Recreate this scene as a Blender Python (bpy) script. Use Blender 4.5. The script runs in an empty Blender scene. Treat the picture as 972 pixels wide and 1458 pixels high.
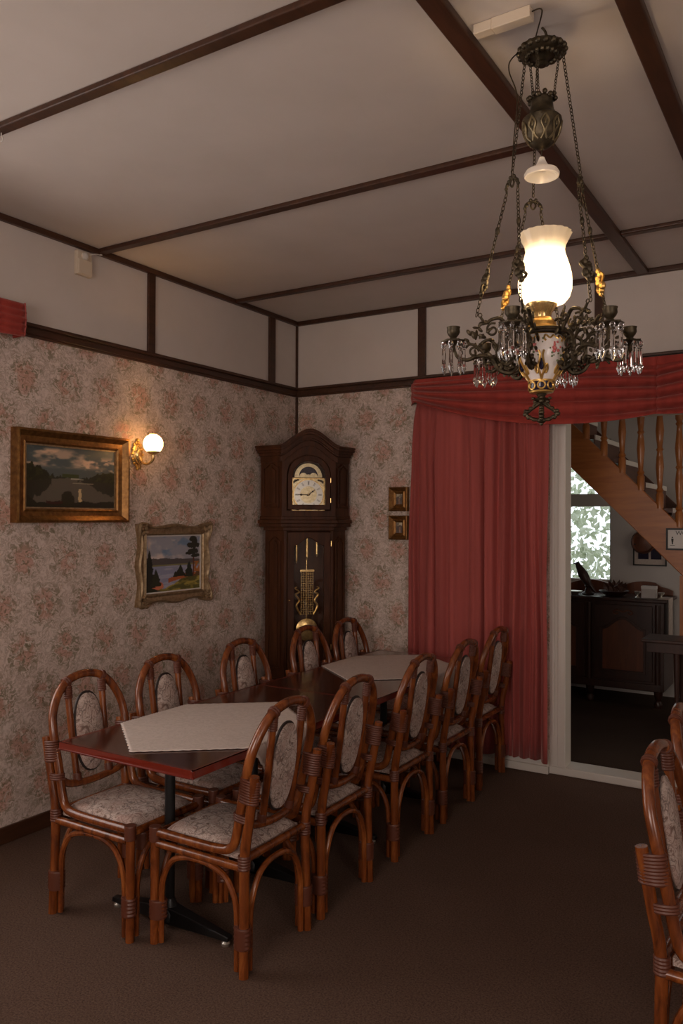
import bpy, math, random
import numpy as np
from mathutils import Vector, Matrix
random.seed(7)
S = bpy.context.scene
COL = S.collection
PI = math.pi

# ------------------------------------------------------------------ camera
YAW, PIT, ROLL = math.radians(-31.604), math.radians(.415), math.radians(.192)
fw = Vector((math.sin(YAW)*math.cos(PIT), math.cos(YAW)*math.cos(PIT), math.sin(PIT)))
r0 = Vector((math.cos(YAW), -math.sin(YAW), 0))
u0 = r0.cross(fw)
rt = r0*math.cos(ROLL) + u0*math.sin(ROLL)
up = -r0*math.sin(ROLL) + u0*math.cos(ROLL)
cam = bpy.data.cameras.new('camera')
cam.sensor_fit = 'VERTICAL'
cam.sensor_height = 36.0
cam.lens = 1142.1/1458*36.0
cam.clip_start = 0.02
co = bpy.data.objects.new('camera', cam)
COL.objects.link(co)
CAMLOC = Vector((0, 0, 1.6))
co.matrix_world = Matrix(((rt.x, up.x, -fw.x, 0), (rt.y, up.y, -fw.y, 0), (rt.z, up.z, -fw.z, 1.6), (0, 0, 0, 1)))
S.camera = co
def ray(x, y):
    return fw + rt*((x-486)/1142.1) - up*((y-729)/1142.1)
def at_x(x, y, X): d = ray(x, y); return CAMLOC + d*(X/d.x)
def at_y(x, y, Y): d = ray(x, y); return CAMLOC + d*(Y/d.y)
def at_z(x, y, Z): d = ray(x, y); return CAMLOC + d*((Z-1.6)/d.z)

# ------------------------------------------------------------------ world and daylight
W = bpy.data.worlds.new('world'); S.world = W; W.use_nodes = True
W.node_tree.nodes['Background'].inputs[0].default_value = (.86, .93, 1.0, 1)
W.node_tree.nodes['Background'].inputs[1].default_value = 1.9
def window_light(name, loc, direction, sx, sy, power, col):
    l = bpy.data.lights.new(name, 'AREA'); l.shape = 'RECTANGLE'; l.size = sx; l.size_y = sy
    l.energy = power; l.color = col
    o = bpy.data.objects.new(name, l); COL.objects.link(o)
    o.location = loc
    o.rotation_euler = Vector(direction).to_track_quat('-Z', 'Z').to_euler()
    return o
DAY = (1.0, .78, .65)
# daylight enters by the windows behind and beside the camera and from the hall's far right side
window_light('window_front_offscreen', (-.9, -1.72, 1.75), (0, 1, 0), 1.7, 1.3, 48, DAY)
window_light('window_right_offscreen', (2.52, -.55, 1.75), (-1, 0, 0), 1.7, 1.3, 36, DAY)
window_light('window_left_offscreen', (-3.52, 1.35, 1.7), (1, 0, 0), 1.4, 1.3, 16, DAY)
window_light('hall_right_offscreen', (2.48, 6.3, 1.5), (-1, 0, 0), 1.2, 1.6, 22, (1.0, .86, .72))
S.view_settings.view_transform = 'Standard'
S.view_settings.look = 'None'
S.view_settings.gamma = 1
S.view_settings.exposure = 0.0
S.view_settings.use_curve_mapping = False

# ------------------------------------------------------------------ mesh helpers
class MB:
    def __init__(s): s.v = []; s.f = []
    def add(s, v, f):
        n = len(s.v); s.v += [tuple(p) for p in v]; s.f += [tuple(i+n for i in q) for q in f]; return s
    def box(s, a, b, M=None):
        x0, y0, z0 = a; x1, y1, z1 = b
        v = [(x, y, z) for x in (x0, x1) for y in (y0, y1) for z in (z0, z1)]
        if M: v = [M @ Vector(p) for p in v]
        return s.add(v, [(0, 1, 3, 2), (4, 6, 7, 5), (0, 4, 5, 1), (2, 3, 7, 6), (0, 2, 6, 4), (1, 5, 7, 3)])
    def tube(s, pts, r, n=10, sub=5, closed=False, cap=True, smooth=True, flat=None):
        P = [Vector(p) for p in pts]
        R = list(r) if isinstance(r, (list, tuple)) else [r]*len(P)
        if smooth and len(P) > 2:
            Q = []; RR = []
            m = len(P)
            rng = range(m) if closed else range(m-1)
            for i in rng:
                if closed: a, b, c, d = P[i-1], P[i], P[(i+1) % m], P[(i+2) % m]
                else: a, b, c, d = P[max(i-1, 0)], P[i], P[i+1], P[min(i+2, m-1)]
                for k in range(sub):
                    t = k/sub
                    Q.append(.5*((2*b)+(c-a)*t+(2*a-5*b+4*c-d)*t*t+(3*b-a-3*c+d)*t**3))
                    RR.append(R[i]*(1-t)+R[(i+1) % m]*t)
            if not closed: Q.append(P[-1]); RR.append(R[-1])
            P, R = Q, RR
        m = len(P)
        def tan(i):
            if closed: return (P[(i+1) % m]-P[i-1]).normalized()
            return (P[min(i+1, m-1)]-P[max(i-1, 0)]).normalized()
        t0 = tan(0)
        ref = Vector((0, 0, 1)) if abs(t0.z) < .9 else Vector((1, 0, 0))
        nrm = (ref - t0*ref.dot(t0)).normalized()
        V = []; F = []
        for i in range(m):
            t = tan(i)
            nrm = (nrm - t*nrm.dot(t))
            nrm = nrm.normalized() if nrm.length > 1e-6 else t.orthogonal().normalized()
            bn = t.cross(nrm)
            for k in range(n):
                a = 2*PI*k/n
                V.append(P[i] + (nrm*math.cos(a)+bn*math.sin(a))*R[i])
        for i in range(m if closed else m-1):
            j = (i+1) % m
            for k in range(n):
                l = (k+1) % n
                F.append((i*n+k, i*n+l, j*n+l, j*n+k))
        if cap and not closed:
            F.append(tuple(range(n-1, -1, -1))); F.append(tuple((m-1)*n+k for k in range(n)))
        return s.add(V, F)
    def lathe(s, prof, n=24, c=(0, 0, 0), M=None, wob=None):
        V = []; F = []
        m = len(prof)
        for i, (r, z) in enumerate(prof):
            for k in range(n):
                a = 2*PI*k/n
                rr = r*(1+(wob(a, i) if wob else 0))
                p = Vector((rr*math.cos(a), rr*math.sin(a), z))
                if M: p = M @ p
                V.append(p+Vector(c))
        for i in range(m-1):
            for k in range(n):
                l = (k+1) % n
                F.append((i*n+k, i*n+l, (i+1)*n+l, (i+1)*n+k))
        if prof[0][0] > 1e-6: F.append(tuple(range(n-1, -1, -1)))
        if prof[-1][0] > 1e-6: F.append(tuple((m-1)*n+k for k in range(n)))
        return s.add(V, F)
    def lathe_open(s, prof, n=32, c=(0, 0, 0), wob=None):
        k0 = len(s.f); s.lathe(prof, n, c, None, wob)
        s.f = [q for q in s.f if len(q) <= 4]; return s
    def prism(s, poly, z0, z1, M=None):
        n = len(poly)
        v = [(x, y, z0) for x, y in poly]+[(x, y, z1) for x, y in poly]
        if M: v = [M @ Vector(p) for p in v]
        return s.add(v, [tuple(range(n-1, -1, -1)), tuple(range(n, 2*n))]+[(i, (i+1) % n, n+(i+1) % n, n+i) for i in range(n)])
    def extr(s, poly, y0, y1, M=None):                  # xz outline pushed along y
        n = len(poly)
        v = [(x, y0, z) for x, z in poly]+[(x, y1, z) for x, z in poly]
        if M: v = [M @ Vector(p) for p in v]
        return s.add(v, [tuple(range(n)), tuple(range(2*n-1, n-1, -1))]+[(i, n+i, n+(i+1) % n, (i+1) % n) for i in range(n)])
    def frame_xz(s, outer, inner, y0, y1):              # ring between two xz outlines with equal counts
        n = len(outer)
        v = [(x, y0, z) for x, z in outer]+[(x, y0, z) for x, z in inner]+[(x, y1, z) for x, z in outer]+[(x, y1, z) for x, z in inner]
        f = []
        for i in range(n):
            j = (i+1) % n
            f += [(i, j, n+j, n+i), (2*n+i, 3*n+i, 3*n+j, 2*n+j), (i, 2*n+i, 2*n+j, j), (n+i, n+j, 3*n+j, 3*n+i)]
        return s.add(v, f)
    def ball(s, c, r, n=8, m=6, sc=(1, 1, 1), M=None):
        prof = [(math.sin(PI*i/m)*r, -math.cos(PI*i/m)*r) for i in range(m+1)]
        V = []; F = []
        for i, (rr, z) in enumerate(prof):
            for k in range(n):
                a = 2*PI*k/n
                p = Vector((rr*math.cos(a)*sc[0], rr*math.sin(a)*sc[1], z*sc[2]))
                if M: p = M @ p
                V.append(p+Vector(c))
        for i in range(m):
            for k in range(n):
                l = (k+1) % n
                F.append((i*n+k, i*n+l, (i+1)*n+l, (i+1)*n+k))
        return s.add(V, F)
    def grid(s, fn, nu, nv):
        V = [fn(i/nu, j/nv) for j in range(nv+1) for i in range(nu+1)]
        F = [(j*(nu+1)+i, j*(nu+1)+i+1, (j+1)*(nu+1)+i+1, (j+1)*(nu+1)+i) for j in range(nv) for i in range(nu)]
        return s.add(V, F)
    def build(s, name, mat, parent=None, smooth=40, bevel=0, solid=0):
        me = bpy.data.meshes.new(name)
        me.from_pydata(s.v, [], s.f)
        me.validate(); me.update()
        import bmesh
        bm = bmesh.new(); bm.from_mesh(me)
        bmesh.ops.remove_doubles(bm, verts=bm.verts, dist=1e-6)
        bmesh.ops.recalc_face_normals(bm, faces=bm.faces)
        bm.to_mesh(me); bm.free()
        if smooth:
            me.shade_smooth()
            me.set_sharp_from_angle(angle=math.radians(smooth))
        me.materials.append(mat)
        o = bpy.data.objects.new(name, me); COL.objects.link(o)
        if parent: o.parent = parent
        if solid:
            m = o.modifiers.new('thickness', 'SOLIDIFY'); m.thickness = solid; m.offset = 0
        if bevel:
            m = o.modifiers.new('bevel', 'BEVEL'); m.width = bevel; m.segments = 3; m.limit_method = 'ANGLE'
        return o
def tag(o, label, cat, group=None):
    o['label'] = label; o['category'] = cat
    if group: o['group'] = group
    return o
def thing(name, label, cat, loc=(0, 0, 0), rz=0, group=None):
    o = bpy.data.objects.new(name, None); COL.objects.link(o)
    o.location = loc; o.rotation_euler = (0, 0, rz); o.empty_display_size = .05
    return tag(o, label, cat, group)
def struct(o, label=None):
    o['kind'] = 'structure'
    if label: o['label'] = label
    return o
def copy_tree(o, parent=None):
    c = o.copy(); COL.objects.link(c); c.parent = parent
    for ch in o.children: copy_tree(ch, c)
    return c
def fbox(name, a, b, mat, parent=None, bevel=0):
    return MB().box(a, b).build(name, mat, parent, 0, bevel)

# ------------------------------------------------------------------ material helpers
class NT:
    def __init__(s, name, rough=.5, col=(.5, .5, .5), metal=0, spec=.5, **kw):
        s.m = bpy.data.materials.new(name); s.m.use_nodes = True
        s.t = s.m.node_tree; s.b = s.t.nodes['Principled BSDF']
        s.b.inputs['Roughness'].default_value = rough
        s.b.inputs['Base Color'].default_value = (*col, 1)
        s.b.inputs['Metallic'].default_value = metal
        s.b.inputs['Specular IOR Level'].default_value = spec
        for k, v in kw.items(): s.b.inputs[k.replace('_', ' ')].default_value = v
        s.coord = None
    def n(s, typ, **ins):
        nd = s.t.nodes.new(typ)
        for k, v in ins.items():
            if hasattr(nd, k): setattr(nd, k, v)
        return nd
    def L(s, a, b): s.t.links.new(a, b); return b
    def obj(s):
        if not s.coord: s.coord = s.n('ShaderNodeTexCoord')
        return s.coord.outputs['Object']
    def mapped(s, scale=(1, 1, 1), rot=(0, 0, 0), loc=(0, 0, 0)):
        mp = s.n('ShaderNodeMapping'); mp.inputs['Scale'].default_value = scale; mp.inputs['Rotation'].default_value = rot; mp.inputs['Location'].default_value = loc
        s.L(s.obj(), mp.inputs[0]); return mp.outputs[0]
    def noise(s, vec, scale, detail=4, rough=.55, dist=0):
        nd = s.n('ShaderNodeTexNoise'); nd.inputs['Scale'].default_value = scale; nd.inputs['Detail'].default_value = detail
        nd.inputs['Roughness'].default_value = rough; nd.inputs['Distortion'].default_value = dist
        s.L(vec, nd.inputs['Vector']); return nd.outputs['Fac']
    def noisec(s, vec, scale, detail=2):
        nd = s.n('ShaderNodeTexNoise'); nd.inputs['Scale'].default_value = scale; nd.inputs['Detail'].default_value = detail
        s.L(vec, nd.inputs['Vector']); return nd.outputs['Color']
    def voro(s, vec, scale, feat='F1', out='Distance'):
        nd = s.n('ShaderNodeTexVoronoi'); nd.feature = feat; nd.inputs['Scale'].default_value = scale
        s.L(vec, nd.inputs['Vector']); return nd.outputs[out]
    def ramp(s, fac, stops, interp='LINEAR'):
        nd = s.n('ShaderNodeValToRGB'); nd.color_ramp.interpolation = interp
        e = nd.color_ramp.elements
        while len(e) < len(stops): e.new(.5)
        for k, (p, c) in enumerate(stops):
            e[k].position = p; e[k].color = (*c, 1) if len(c) == 3 else c
        s.L(fac, nd.inputs[0]); return nd.outputs[0]
    def mix(s, fac, a, b, mode='MIX'):
        nd = s.n('ShaderNodeMix'); nd.data_type = 'RGBA'; nd.blend_type = mode
        for sock, v in ((nd.inputs[0], fac), (nd.inputs[6], a), (nd.inputs[7], b)):
            if isinstance(v, (int, float)): sock.default_value = v
            elif isinstance(v, tuple): sock.default_value = (*v, 1)
            else: s.L(v, sock)
        return nd.outputs[2]
    def math(s, op, a, b=None, c=None):
        nd = s.n('ShaderNodeMath'); nd.operation = op
        for k, v in enumerate((a, b, c)):
            if v is None: continue
            if isinstance(v, (int, float)): nd.inputs[k].default_value = v
            else: s.L(v, nd.inputs[k])
        return nd.outputs[0]
    def vmath(s, op, a, b=None):
        nd = s.n('ShaderNodeVectorMath'); nd.operation = op
        for k, v in enumerate((a, b)):
            if v is None: continue
            if isinstance(v, tuple): nd.inputs[k].default_value = v
            else: s.L(v, nd.inputs[k])
        return nd.outputs['Value'] if op in ('LENGTH', 'DISTANCE') else nd.outputs[0]
    def sstep(s, x, a, b):
        nd = s.n('ShaderNodeMapRange'); nd.interpolation_type = 'SMOOTHSTEP'
        nd.inputs[1].default_value = a; nd.inputs[2].default_value = b; nd.inputs[3].default_value = 0; nd.inputs[4].default_value = 1
        s.L(x, nd.inputs[0]); return nd.outputs[0]
    def color(s, c): s.L(c, s.b.inputs['Base Color']); return s
    def bump(s, h, strength=.3, dist=.01):
        nd = s.n('ShaderNodeBump'); nd.inputs['Strength'].default_value = strength; nd.inputs['Distance'].default_value = dist
        s.L(h, nd.inputs['Height']); s.L(nd.outputs[0], s.b.inputs['Normal']); return s

def plain(name, col, rough=.5, metal=0, **kw): return NT(name, rough, col, metal, **kw).m
def wood(name, c1, c2, rough=.35, axis='z', scale=9, coat=0, bump=.05):
    t = NT(name, rough)
    st = {'x': (.12, 1, 1), 'y': (1, .12, 1), 'z': (1, 1, .12)}[axis]
    v = t.mapped(st)
    n1 = t.noise(v, scale*5, 6, .6, .6); n2 = t.noise(v, scale, 3, .5, 1.5)
    f = t.math('ADD', t.math('MULTIPLY', n1, .6), t.math('MULTIPLY', n2, .4))
    t.color(t.ramp(f, [(.32, c1), (.68, c2)])); t.bump(n1, bump, .004)
    if coat: t.b.inputs['Coat Weight'].default_value = coat; t.b.inputs['Coat Roughness'].default_value = .15
    return t.m
def make_plaster():
    t = NT('painted_plaster', .75)
    n = t.noise(t.mapped((1, 1, 1)), 3, 5)
    t.color(t.ramp(n, [(.3, (.58, .515, .465)), (.7, (.63, .56, .51))]))
    t.bump(t.noise(t.obj(), 60, 3), .08, .004); return t.m
def make_wallpaper(name, axis):
    t = NT(name, .7, spec=.25)
    sep = t.n('ShaderNodeSeparateXYZ'); t.L(t.obj(), sep.inputs[0])
    u = sep.outputs[0 if axis == 'x' else 1]; v = sep.outputs[2]
    cmb = t.n('ShaderNodeCombineXYZ'); t.L(u, cmb.inputs[0]); t.L(v, cmb.inputs[1])
    uv = cmb.outputs[0]
    wob = t.vmath('MULTIPLY', t.vmath('SUBTRACT', t.noisec(uv, 22, 3), (.5, .5, .5)), (.07, .07, 0))
    p = t.vmath('ADD', uv, wob)
    def lat(off):
        q = t.vmath('ADD', t.vmath('MULTIPLY', p, (1/.26, 1/.46, 0)), off)
        q = t.vmath('SUBTRACT', t.vmath('FRACTION', q), (.5, .5, 0))
        return t.vmath('LENGTH', t.vmath('MULTIPLY', q, (.26, .40, 0)))
    d = t.math('MINIMUM', lat((50, 50, 0)), lat((50.5, 50.5, 0)))
    # ground with pale tone-on-tone scrolls
    sc = t.noise(p, 26, 4, .6, 2.2)
    sc2 = t.noise(p, 42, 3, .6, 1.2)
    ground = t.ramp(sc, [(.38, (.70, .595, .54)), (.5, (.61, .50, .445)), (.56, (.43, .335, .275)), (.63, (.68, .57, .515))])
    # leaves: olive brown flecks in a halo round each bouquet
    leafm = t.math('MULTIPLY', t.sstep(d, .145, .07), t.sstep(sc2, .48, .58))
    c = t.mix(t.math('MULTIPLY', leafm, .85), ground, (.235, .20, .13))
    # roses: small round blooms
    vd = t.voro(p, 24)
    rosec = t.ramp(vd, [(.08, (.34, .16, .12)), (.3, (.60, .36, .29)), (.55, (.46, .24, .18)), (.75, (.62, .44, .37))])
    rm = t.math('MULTIPLY', t.sstep(d, .085, .04), t.sstep(vd, .72, .5))
    c = t.mix(t.math('MULTIPLY', rm, .75), c, rosec)
    # darker leaf centres inside bouquet
    dm = t.math('MULTIPLY', t.sstep(d, .10, .05), t.sstep(t.noise(p, 70, 2), .56, .63))
    c = t.mix(t.math('MULTIPLY', dm, .8), c, (.17, .15, .085))
    t.color(c); return t.m
def make_carpet(name, c1, c2):
    t = NT(name, .95, spec=.1)
    n = t.noise(t.obj(), 140, 3, .75); n2 = t.noise(t.obj(), 2.2, 4)
    c = t.ramp(n, [(.3, c1), (.7, c2)])
    t.color(t.mix(t.math('MULTIPLY', n2, .35), c, tuple(x*.6 for x in c1)))
    t.bump(n, .5, .006)
    return t.m
def make_tapestry():
    t = NT('tapestry_fabric', .9, spec=.15)
    p = t.vmath('ADD', t.obj(), t.vmath('MULTIPLY', t.vmath('SUBTRACT', t.noisec(t.obj(), 14, 2), (.5, .5, .5)), (.12, .12, .12)))
    a = t.noise(p, 13, 3, .6, 3.5); b = t.voro(p, 15, 'DISTANCE_TO_EDGE'); n2 = t.noise(t.obj(), 9, 2)
    c = t.ramp(a, [(.36, (.20, .135, .115)), (.44, (.46, .37, .325)), (.50, (.58, .48, .43)), (.55, (.22, .145, .125)), (.60, (.55, .45, .40)), (.68, (.30, .20, .17))])
    c = t.mix(t.math('MULTIPLY', t.sstep(b, .05, .0), .7), c, (.14, .11, .10))
    c = t.mix(t.math('MULTIPLY', t.sstep(n2, .5, .65), .4), c, (.40, .25, .21))
    t.color(c); t.bump(t.noise(t.obj(), 300, 2), .3, .002); return t.m
def make_rattan():
    t = NT('lacquered_rattan', .27)
    oi = t.n('ShaderNodeObjectInfo')
    n = t.noise(t.mapped((1, 1, .25)), 22, 5, .6, .8); n2 = t.noise(t.obj(), 6, 2)
    c = t.ramp(n, [(.3, (.048, .011, .003)), (.52, (.195, .050, .010)), (.75, (.37, .118, .026))])
    t.color(t.mix(t.math('MULTIPLY', n2, .5), c, (.085, .019, .005)))
    t.b.inputs['Coat Weight'].default_value = .25; t.b.inputs['Coat Roughness'].default_value = .18
    return t.m
def make_velvet(name, c):
    t = NT(name, .85, spec=.2)
    n = t.noise(t.mapped((1, 1, .03)), 16, 4); n2 = t.noise(t.obj(), 150, 2)
    t.color(t.ramp(n, [(.3, tuple(x*.72 for x in c)), (.7, tuple(x*1.12 for x in c))]))
    t.b.inputs['Sheen Weight'].default_value = .35; t.b.inputs['Sheen Roughness'].default_value = .4
    t.b.inputs['Sheen Tint'].default_value = (1, .55, .5, 1)
    t.bump(n2, .15, .002); return t.m
def make_gilt(name, c1, c2, rough=.38):
    t = NT(name, rough, metal=.75)
    n = t.noise(t.obj(), 45, 4)
    t.color(t.ramp(n, [(.3, c1), (.7, c2)])); t.bump(n, .25, .004); return t.m
def make_milk(name, col, trans=.6):
    m = bpy.data.materials.new(name); m.use_nodes = True; t = m.node_tree; t.nodes.clear()
    o = t.nodes.new('ShaderNodeOutputMaterial'); d = t.nodes.new('ShaderNodeBsdfDiffuse'); tr = t.nodes.new('ShaderNodeBsdfTranslucent')
    g = t.nodes.new('ShaderNodeBsdfGlossy'); g.inputs[1].default_value = .2
    mx = t.nodes.new('ShaderNodeMixShader'); mx2 = t.nodes.new('ShaderNodeMixShader')
    d.inputs[0].default_value = (*col, 1); tr.inputs[0].default_value = (*col, 1); mx.inputs[0].default_value = trans; mx2.inputs[0].default_value = .05
    t.links.new(d.outputs[0], mx.inputs[1]); t.links.new(tr.outputs[0], mx.inputs[2])
    t.links.new(mx.outputs[0], mx2.inputs[1]); t.links.new(g.outputs[0], mx2.inputs[2]); t.links.new(mx2.outputs[0], o.inputs[0]); return m
def make_pane():
    m = bpy.data.materials.new('window_glass'); m.use_nodes = True; t = m.node_tree; t.nodes.clear()
    o = t.nodes.new('ShaderNodeOutputMaterial'); a = t.nodes.new('ShaderNodeBsdfTransparent'); g = t.nodes.new('ShaderNodeBsdfGlossy'); g.inputs[1].default_value = .03
    mx = t.nodes.new('ShaderNodeMixShader'); mx.inputs[0].default_value = .04
    t.links.new(a.outputs[0], mx.inputs[1]); t.links.new(g.outputs[0], mx.inputs[2]); t.links.new(mx.outputs[0], o.inputs[0]); return m
def attr_mat(name, rough=.5):
    t = NT(name, rough); a = t.n('ShaderNodeAttribute'); a.attribute_name = 'Col'
    t.color(a.outputs['Color']); t.bump(t.noise(t.obj(), 160, 2), .1, .002); return t.m

M = {}
M['plaster'] = make_plaster()
M['paper_l'] = make_wallpaper('floral_wallpaper', 'y')
M['paper_b'] = make_wallpaper('floral_wallpaper_back', 'x')
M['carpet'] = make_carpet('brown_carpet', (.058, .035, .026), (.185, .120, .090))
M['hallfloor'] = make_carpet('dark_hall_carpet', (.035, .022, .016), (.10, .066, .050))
M['trim'] = wood('dark_stained_trim', (.028, .011, .005), (.075, .028, .012), .4, 'y', 10)
M['rattan'] = make_rattan()
M['bind'] = NT('rattan_binding', .45, (.095, .026, .012)).m
M['tap'] = make_tapestry()
M['black'] = plain('black_iron', (.012, .012, .013), .4, .3)
M['piping'] = plain('dark_piping', (.02, .012, .01), .6)
M['tabletop'] = wood('mahogany_tabletop', (.026, .0065, .004), (.055, .014, .007), .12, 'y', 6, .4, .01)
M['tableedge'] = plain('red_lacquered_edge', (.15, .016, .008), .2, 0)
M['tableedge'].node_tree.nodes['Principled BSDF'].inputs['Coat Weight'].default_value = .5
M['velvet'] = make_velvet('dusty_red_velvet', (.38, .085, .075))
M['velvet2'] = make_velvet('deep_red_velvet', (.36, .052, .040))
M['clockwood'] = wood('dark_oak', (.028, .009, .003), (.095, .032, .011), .5, 'z', 7, 0)
M['clockwood'].node_tree.nodes['Principled BSDF'].inputs['Specular IOR Level'].default_value = .25
M['brass'] = make_gilt('polished_brass', (.55, .36, .12), (.85, .62, .28), .22)
M['dialgold'] = make_gilt('gilt_dial', (.52, .42, .23), (.78, .68, .44), .3)
M['silver'] = plain('silvered_ring', (.62, .60, .54), .32, .85)
M['bronze'] = make_gilt('aged_bronze', (.030, .024, .015), (.11, .085, .05), .45)
M['relief'] = make_gilt('worn_bronze', (.10, .08, .045), (.28, .22, .12), .4)
M['gilt'] = make_gilt('gilt_ornament', (.42, .24, .06), (.85, .55, .18), .32)
M['framegold'] = make_gilt('bronze_gilt_frame', (.16, .075, .022), (.32, .16, .05), .38)
M['framepale'] = make_gilt('pale_gilt_frame', (.26, .18, .10), (.46, .34, .21), .5)
M['white'] = plain('white_gloss_paint', (.62, .58, .53), .4)
M['plastic'] = plain('cream_plastic', (.62, .52, .40), .45)
M['milk'] = make_milk('opal_glass', (.95, .88, .76), .65)
M['milkbell'] = make_milk('opal_bell_glass', (.9, .86, .82), .5)
M['porcelain'] = plain('porcelain', (.8, .74, .70), .2)
M['pinkrose'] = plain('rose_enamel', (.55, .13, .12), .3)
M['greenenamel'] = plain('green_enamel', (.12, .16, .06), .3)
M['blueenamel'] = plain('dark_blue_enamel', (.012, .010, .03), .15)
g = NT('lead_crystal', .02, (.97, .97, .97)); g.b.inputs['Transmission Weight'].default_value = 1; g.b.inputs['IOR'].default_value = 1.52
M['crystal'] = g.m
M['pane'] = make_pane()
M['pine'] = wood('lacquered_pine', (.25, .072, .012), (.46, .16, .034), .35, 'x', 6, .3)
M['pinev'] = wood('lacquered_pine_turned', (.26, .08, .014), (.47, .17, .038), .35, 'z', 6, .3)
M['tread'] = wood('brown_tread', (.05, .02, .012), (.11, .045, .028), .5, 'y', 6)
M['mahog'] = wood('old_mahogany', (.016, .005, .003), (.05, .015, .007), .4, 'z', 7, 0)
M['mahogl'] = wood('mahogany_panel', (.07, .018, .006), (.17, .05, .017), .4, 'z', 6, 0)
M['canvas'] = attr_mat('oil_canvas', .45)
M['ink'] = plain('black_ink', (.01, .01, .01), .5)
M['paperwhite'] = plain('sign_paper', (.7, .68, .66), .5)
t = NT('damask_cloth', .85, spec=.2)
nn = t.noise(t.obj(), 28, 4, .6, 2.5)
t.color(t.ramp(nn, [(.42, (.50, .43, .385)), (.56, (.56, .485, .44))])); t.bump(t.noise(t.obj(), 400, 2), .2, .001)
M['cloth'] = t.m
M['leaf'] = plain('hedge_leaf', (.60, .64, .50), .5)
M['hallwall'] = plain('hall_paint', (.55, .52, .50), .7)

# ------------------------------------------------------------------ the room
XL, YB, ZC = -3.47, 4.985, 3.075
XR, YF = 2.5, -1.7
HALL = 7.70
RAIL0, RAIL1 = 2.507, 2.572
def slab(name, a, b, mat): return struct(fbox(name, a, b, mat))
slab('floor', (XL-.1, YF-.1, -.1), (XR+.1, YB+.08, 0), M['carpet'])
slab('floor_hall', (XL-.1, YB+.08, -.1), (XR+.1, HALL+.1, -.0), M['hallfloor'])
slab('ceiling', (XL-.1, YF-.1, ZC), (XR+.1, YB+.16, ZC+.1), M['plaster'])
slab('ceiling_hall', (XL-.1, YB+.16, ZC+.0), (XR+.1, HALL+.1, ZC+.1), M['hallwall'])
# left wall: window opening y .6 to 2.1, z .95 to 2.3, hidden behind the camera's left edge
def wall_with_hole(name, axis, pos, thick, lo, hi, h0, h1, z0, z1, zlo, zhi, mat):
    m = MB()
    def bx(a0, a1, c0, c1):
        if axis == 'x': m.box((pos, a0, c0), (pos+thick, a1, c1))
        else: m.box((a0, pos, c0), (a1, pos+thick, c1))
    bx(lo, h0, zlo, zhi); bx(h1, hi, zlo, zhi); bx(h0, h1, zlo, z0)
    if z1 < zhi: bx(h0, h1, z1, zhi)
    return struct(m.build(name, mat, None, 0))
wall_with_hole('wall_left', 'x', XL, -.1, YF-.1, YB+.1, .6, 2.1, .95, 2.35, 0, RAIL1-.03, M['paper_l'])
slab('wall_left_frieze', (XL-.1, YF-.1, RAIL1-.03), (XL, YB+.1, ZC), M['plaster'])
wall_with_hole('wall_right', 'x', XR, .1, YF-.1, HALL+.1, -1.45, .35, 1.0, 2.45, 0, ZC, M['plaster'])
wall_with_hole('wall_front', 'y', YF, -.1, XL-.1, XR+.1, -1.8, .0, 1.0, 2.45, 0, ZC, M['plaster'])
# back wall: wallpaper left of the curtain, opening behind the curtain and to its right
OX0, OX1, OZ = -1.53, -.05, 2.28
wb = MB().box((XL-.1, YB, 0), (OX0, YB+.1, RAIL1-.03))
struct(wb.build('wall_back', M['paper_b'], None, 0))
wb = MB().box((XL-.1, YB, RAIL1-.03), (OX0, YB+.1, ZC)).box((OX0, YB, OZ), (OX1, YB+.1, ZC)).box((OX1, YB, 0), (XR, YB+.1, ZC))
struct(wb.build('wall_back_frieze', M['plaster'], None, 0))
# hall beyond
wall_with_hole('wall_hall_back', 'y', HALL, .1, XL-.1, XR+.1, -2.75, -1.78, 1.0, 2.35, 0, ZC, M['hallwall'])
slab('wall_hall_left', (XL-.1, YB+.1, 0), (XL, HALL, ZC), M['hallwall'])
tn = [0]
def trim(a, b, mat=None, bevel=.006):
    tn[0] += 1
    return struct(fbox('trim_%d' % tn[0], a, b, mat or M['trim'], None, bevel))
# rails and cornices
def rail(axis, a0, a1):
    for (z0, z1, d) in ((RAIL0, RAIL1, .018), (RAIL0+.012, RAIL1-.022, .026), (RAIL1-.016, RAIL1+.003, .034)):
        if axis == 'y': trim((XL, a0, z0), (XL+d, a1, z1), None, .004)
        else: trim((a0, YB-d, z0), (a1, YB, z1), None, .004)
rail('y', YF, YB); rail('x', XL, XR)
trim((XL, YF, ZC-.032), (XL+.03, YB, ZC)); trim((XL, YB-.03, ZC-.032), (XR, YB, ZC))
trim((XL, YB-.016, RAIL1), (XL+.016, YB, ZC-.03), None, .003); trim((XL, YB-.016, 0), (XL+.016, YB, RAIL0), None, .003)
for y0, y1 in ((3.432, 3.489), (4.625, 4.695), (1.75, 1.81)): trim((XL, y0, RAIL1), (XL+.018, y1, ZC-.03), None, .004)
for x0, x1 in ((-2.446, -2.387), (-1.25, -1.195), (-.1, -.04)): trim((x0, YB-.018, RAIL1), (x1, YB, ZC-.03), None, .004)
# ceiling beams
BD = .028
trim((-1.0, YF, ZC-BD), (-.935, YB, ZC)); trim((-.525, YF, ZC-BD), (-.46, YB, ZC))
trim((XL, 1.868, ZC-.022), (-1.0, 1.918, ZC)); trim((XL, 3.04, ZC-.022), (-1.0, 3.092, ZC)); trim((XL, 4.228, ZC-.022), (-1.0, 4.28, ZC)); trim((-.935, 4.228, ZC-.022), (-.525, 4.28, ZC)); trim((-.46, 4.228, ZC-.022), (XR, 4.28, ZC))
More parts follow.
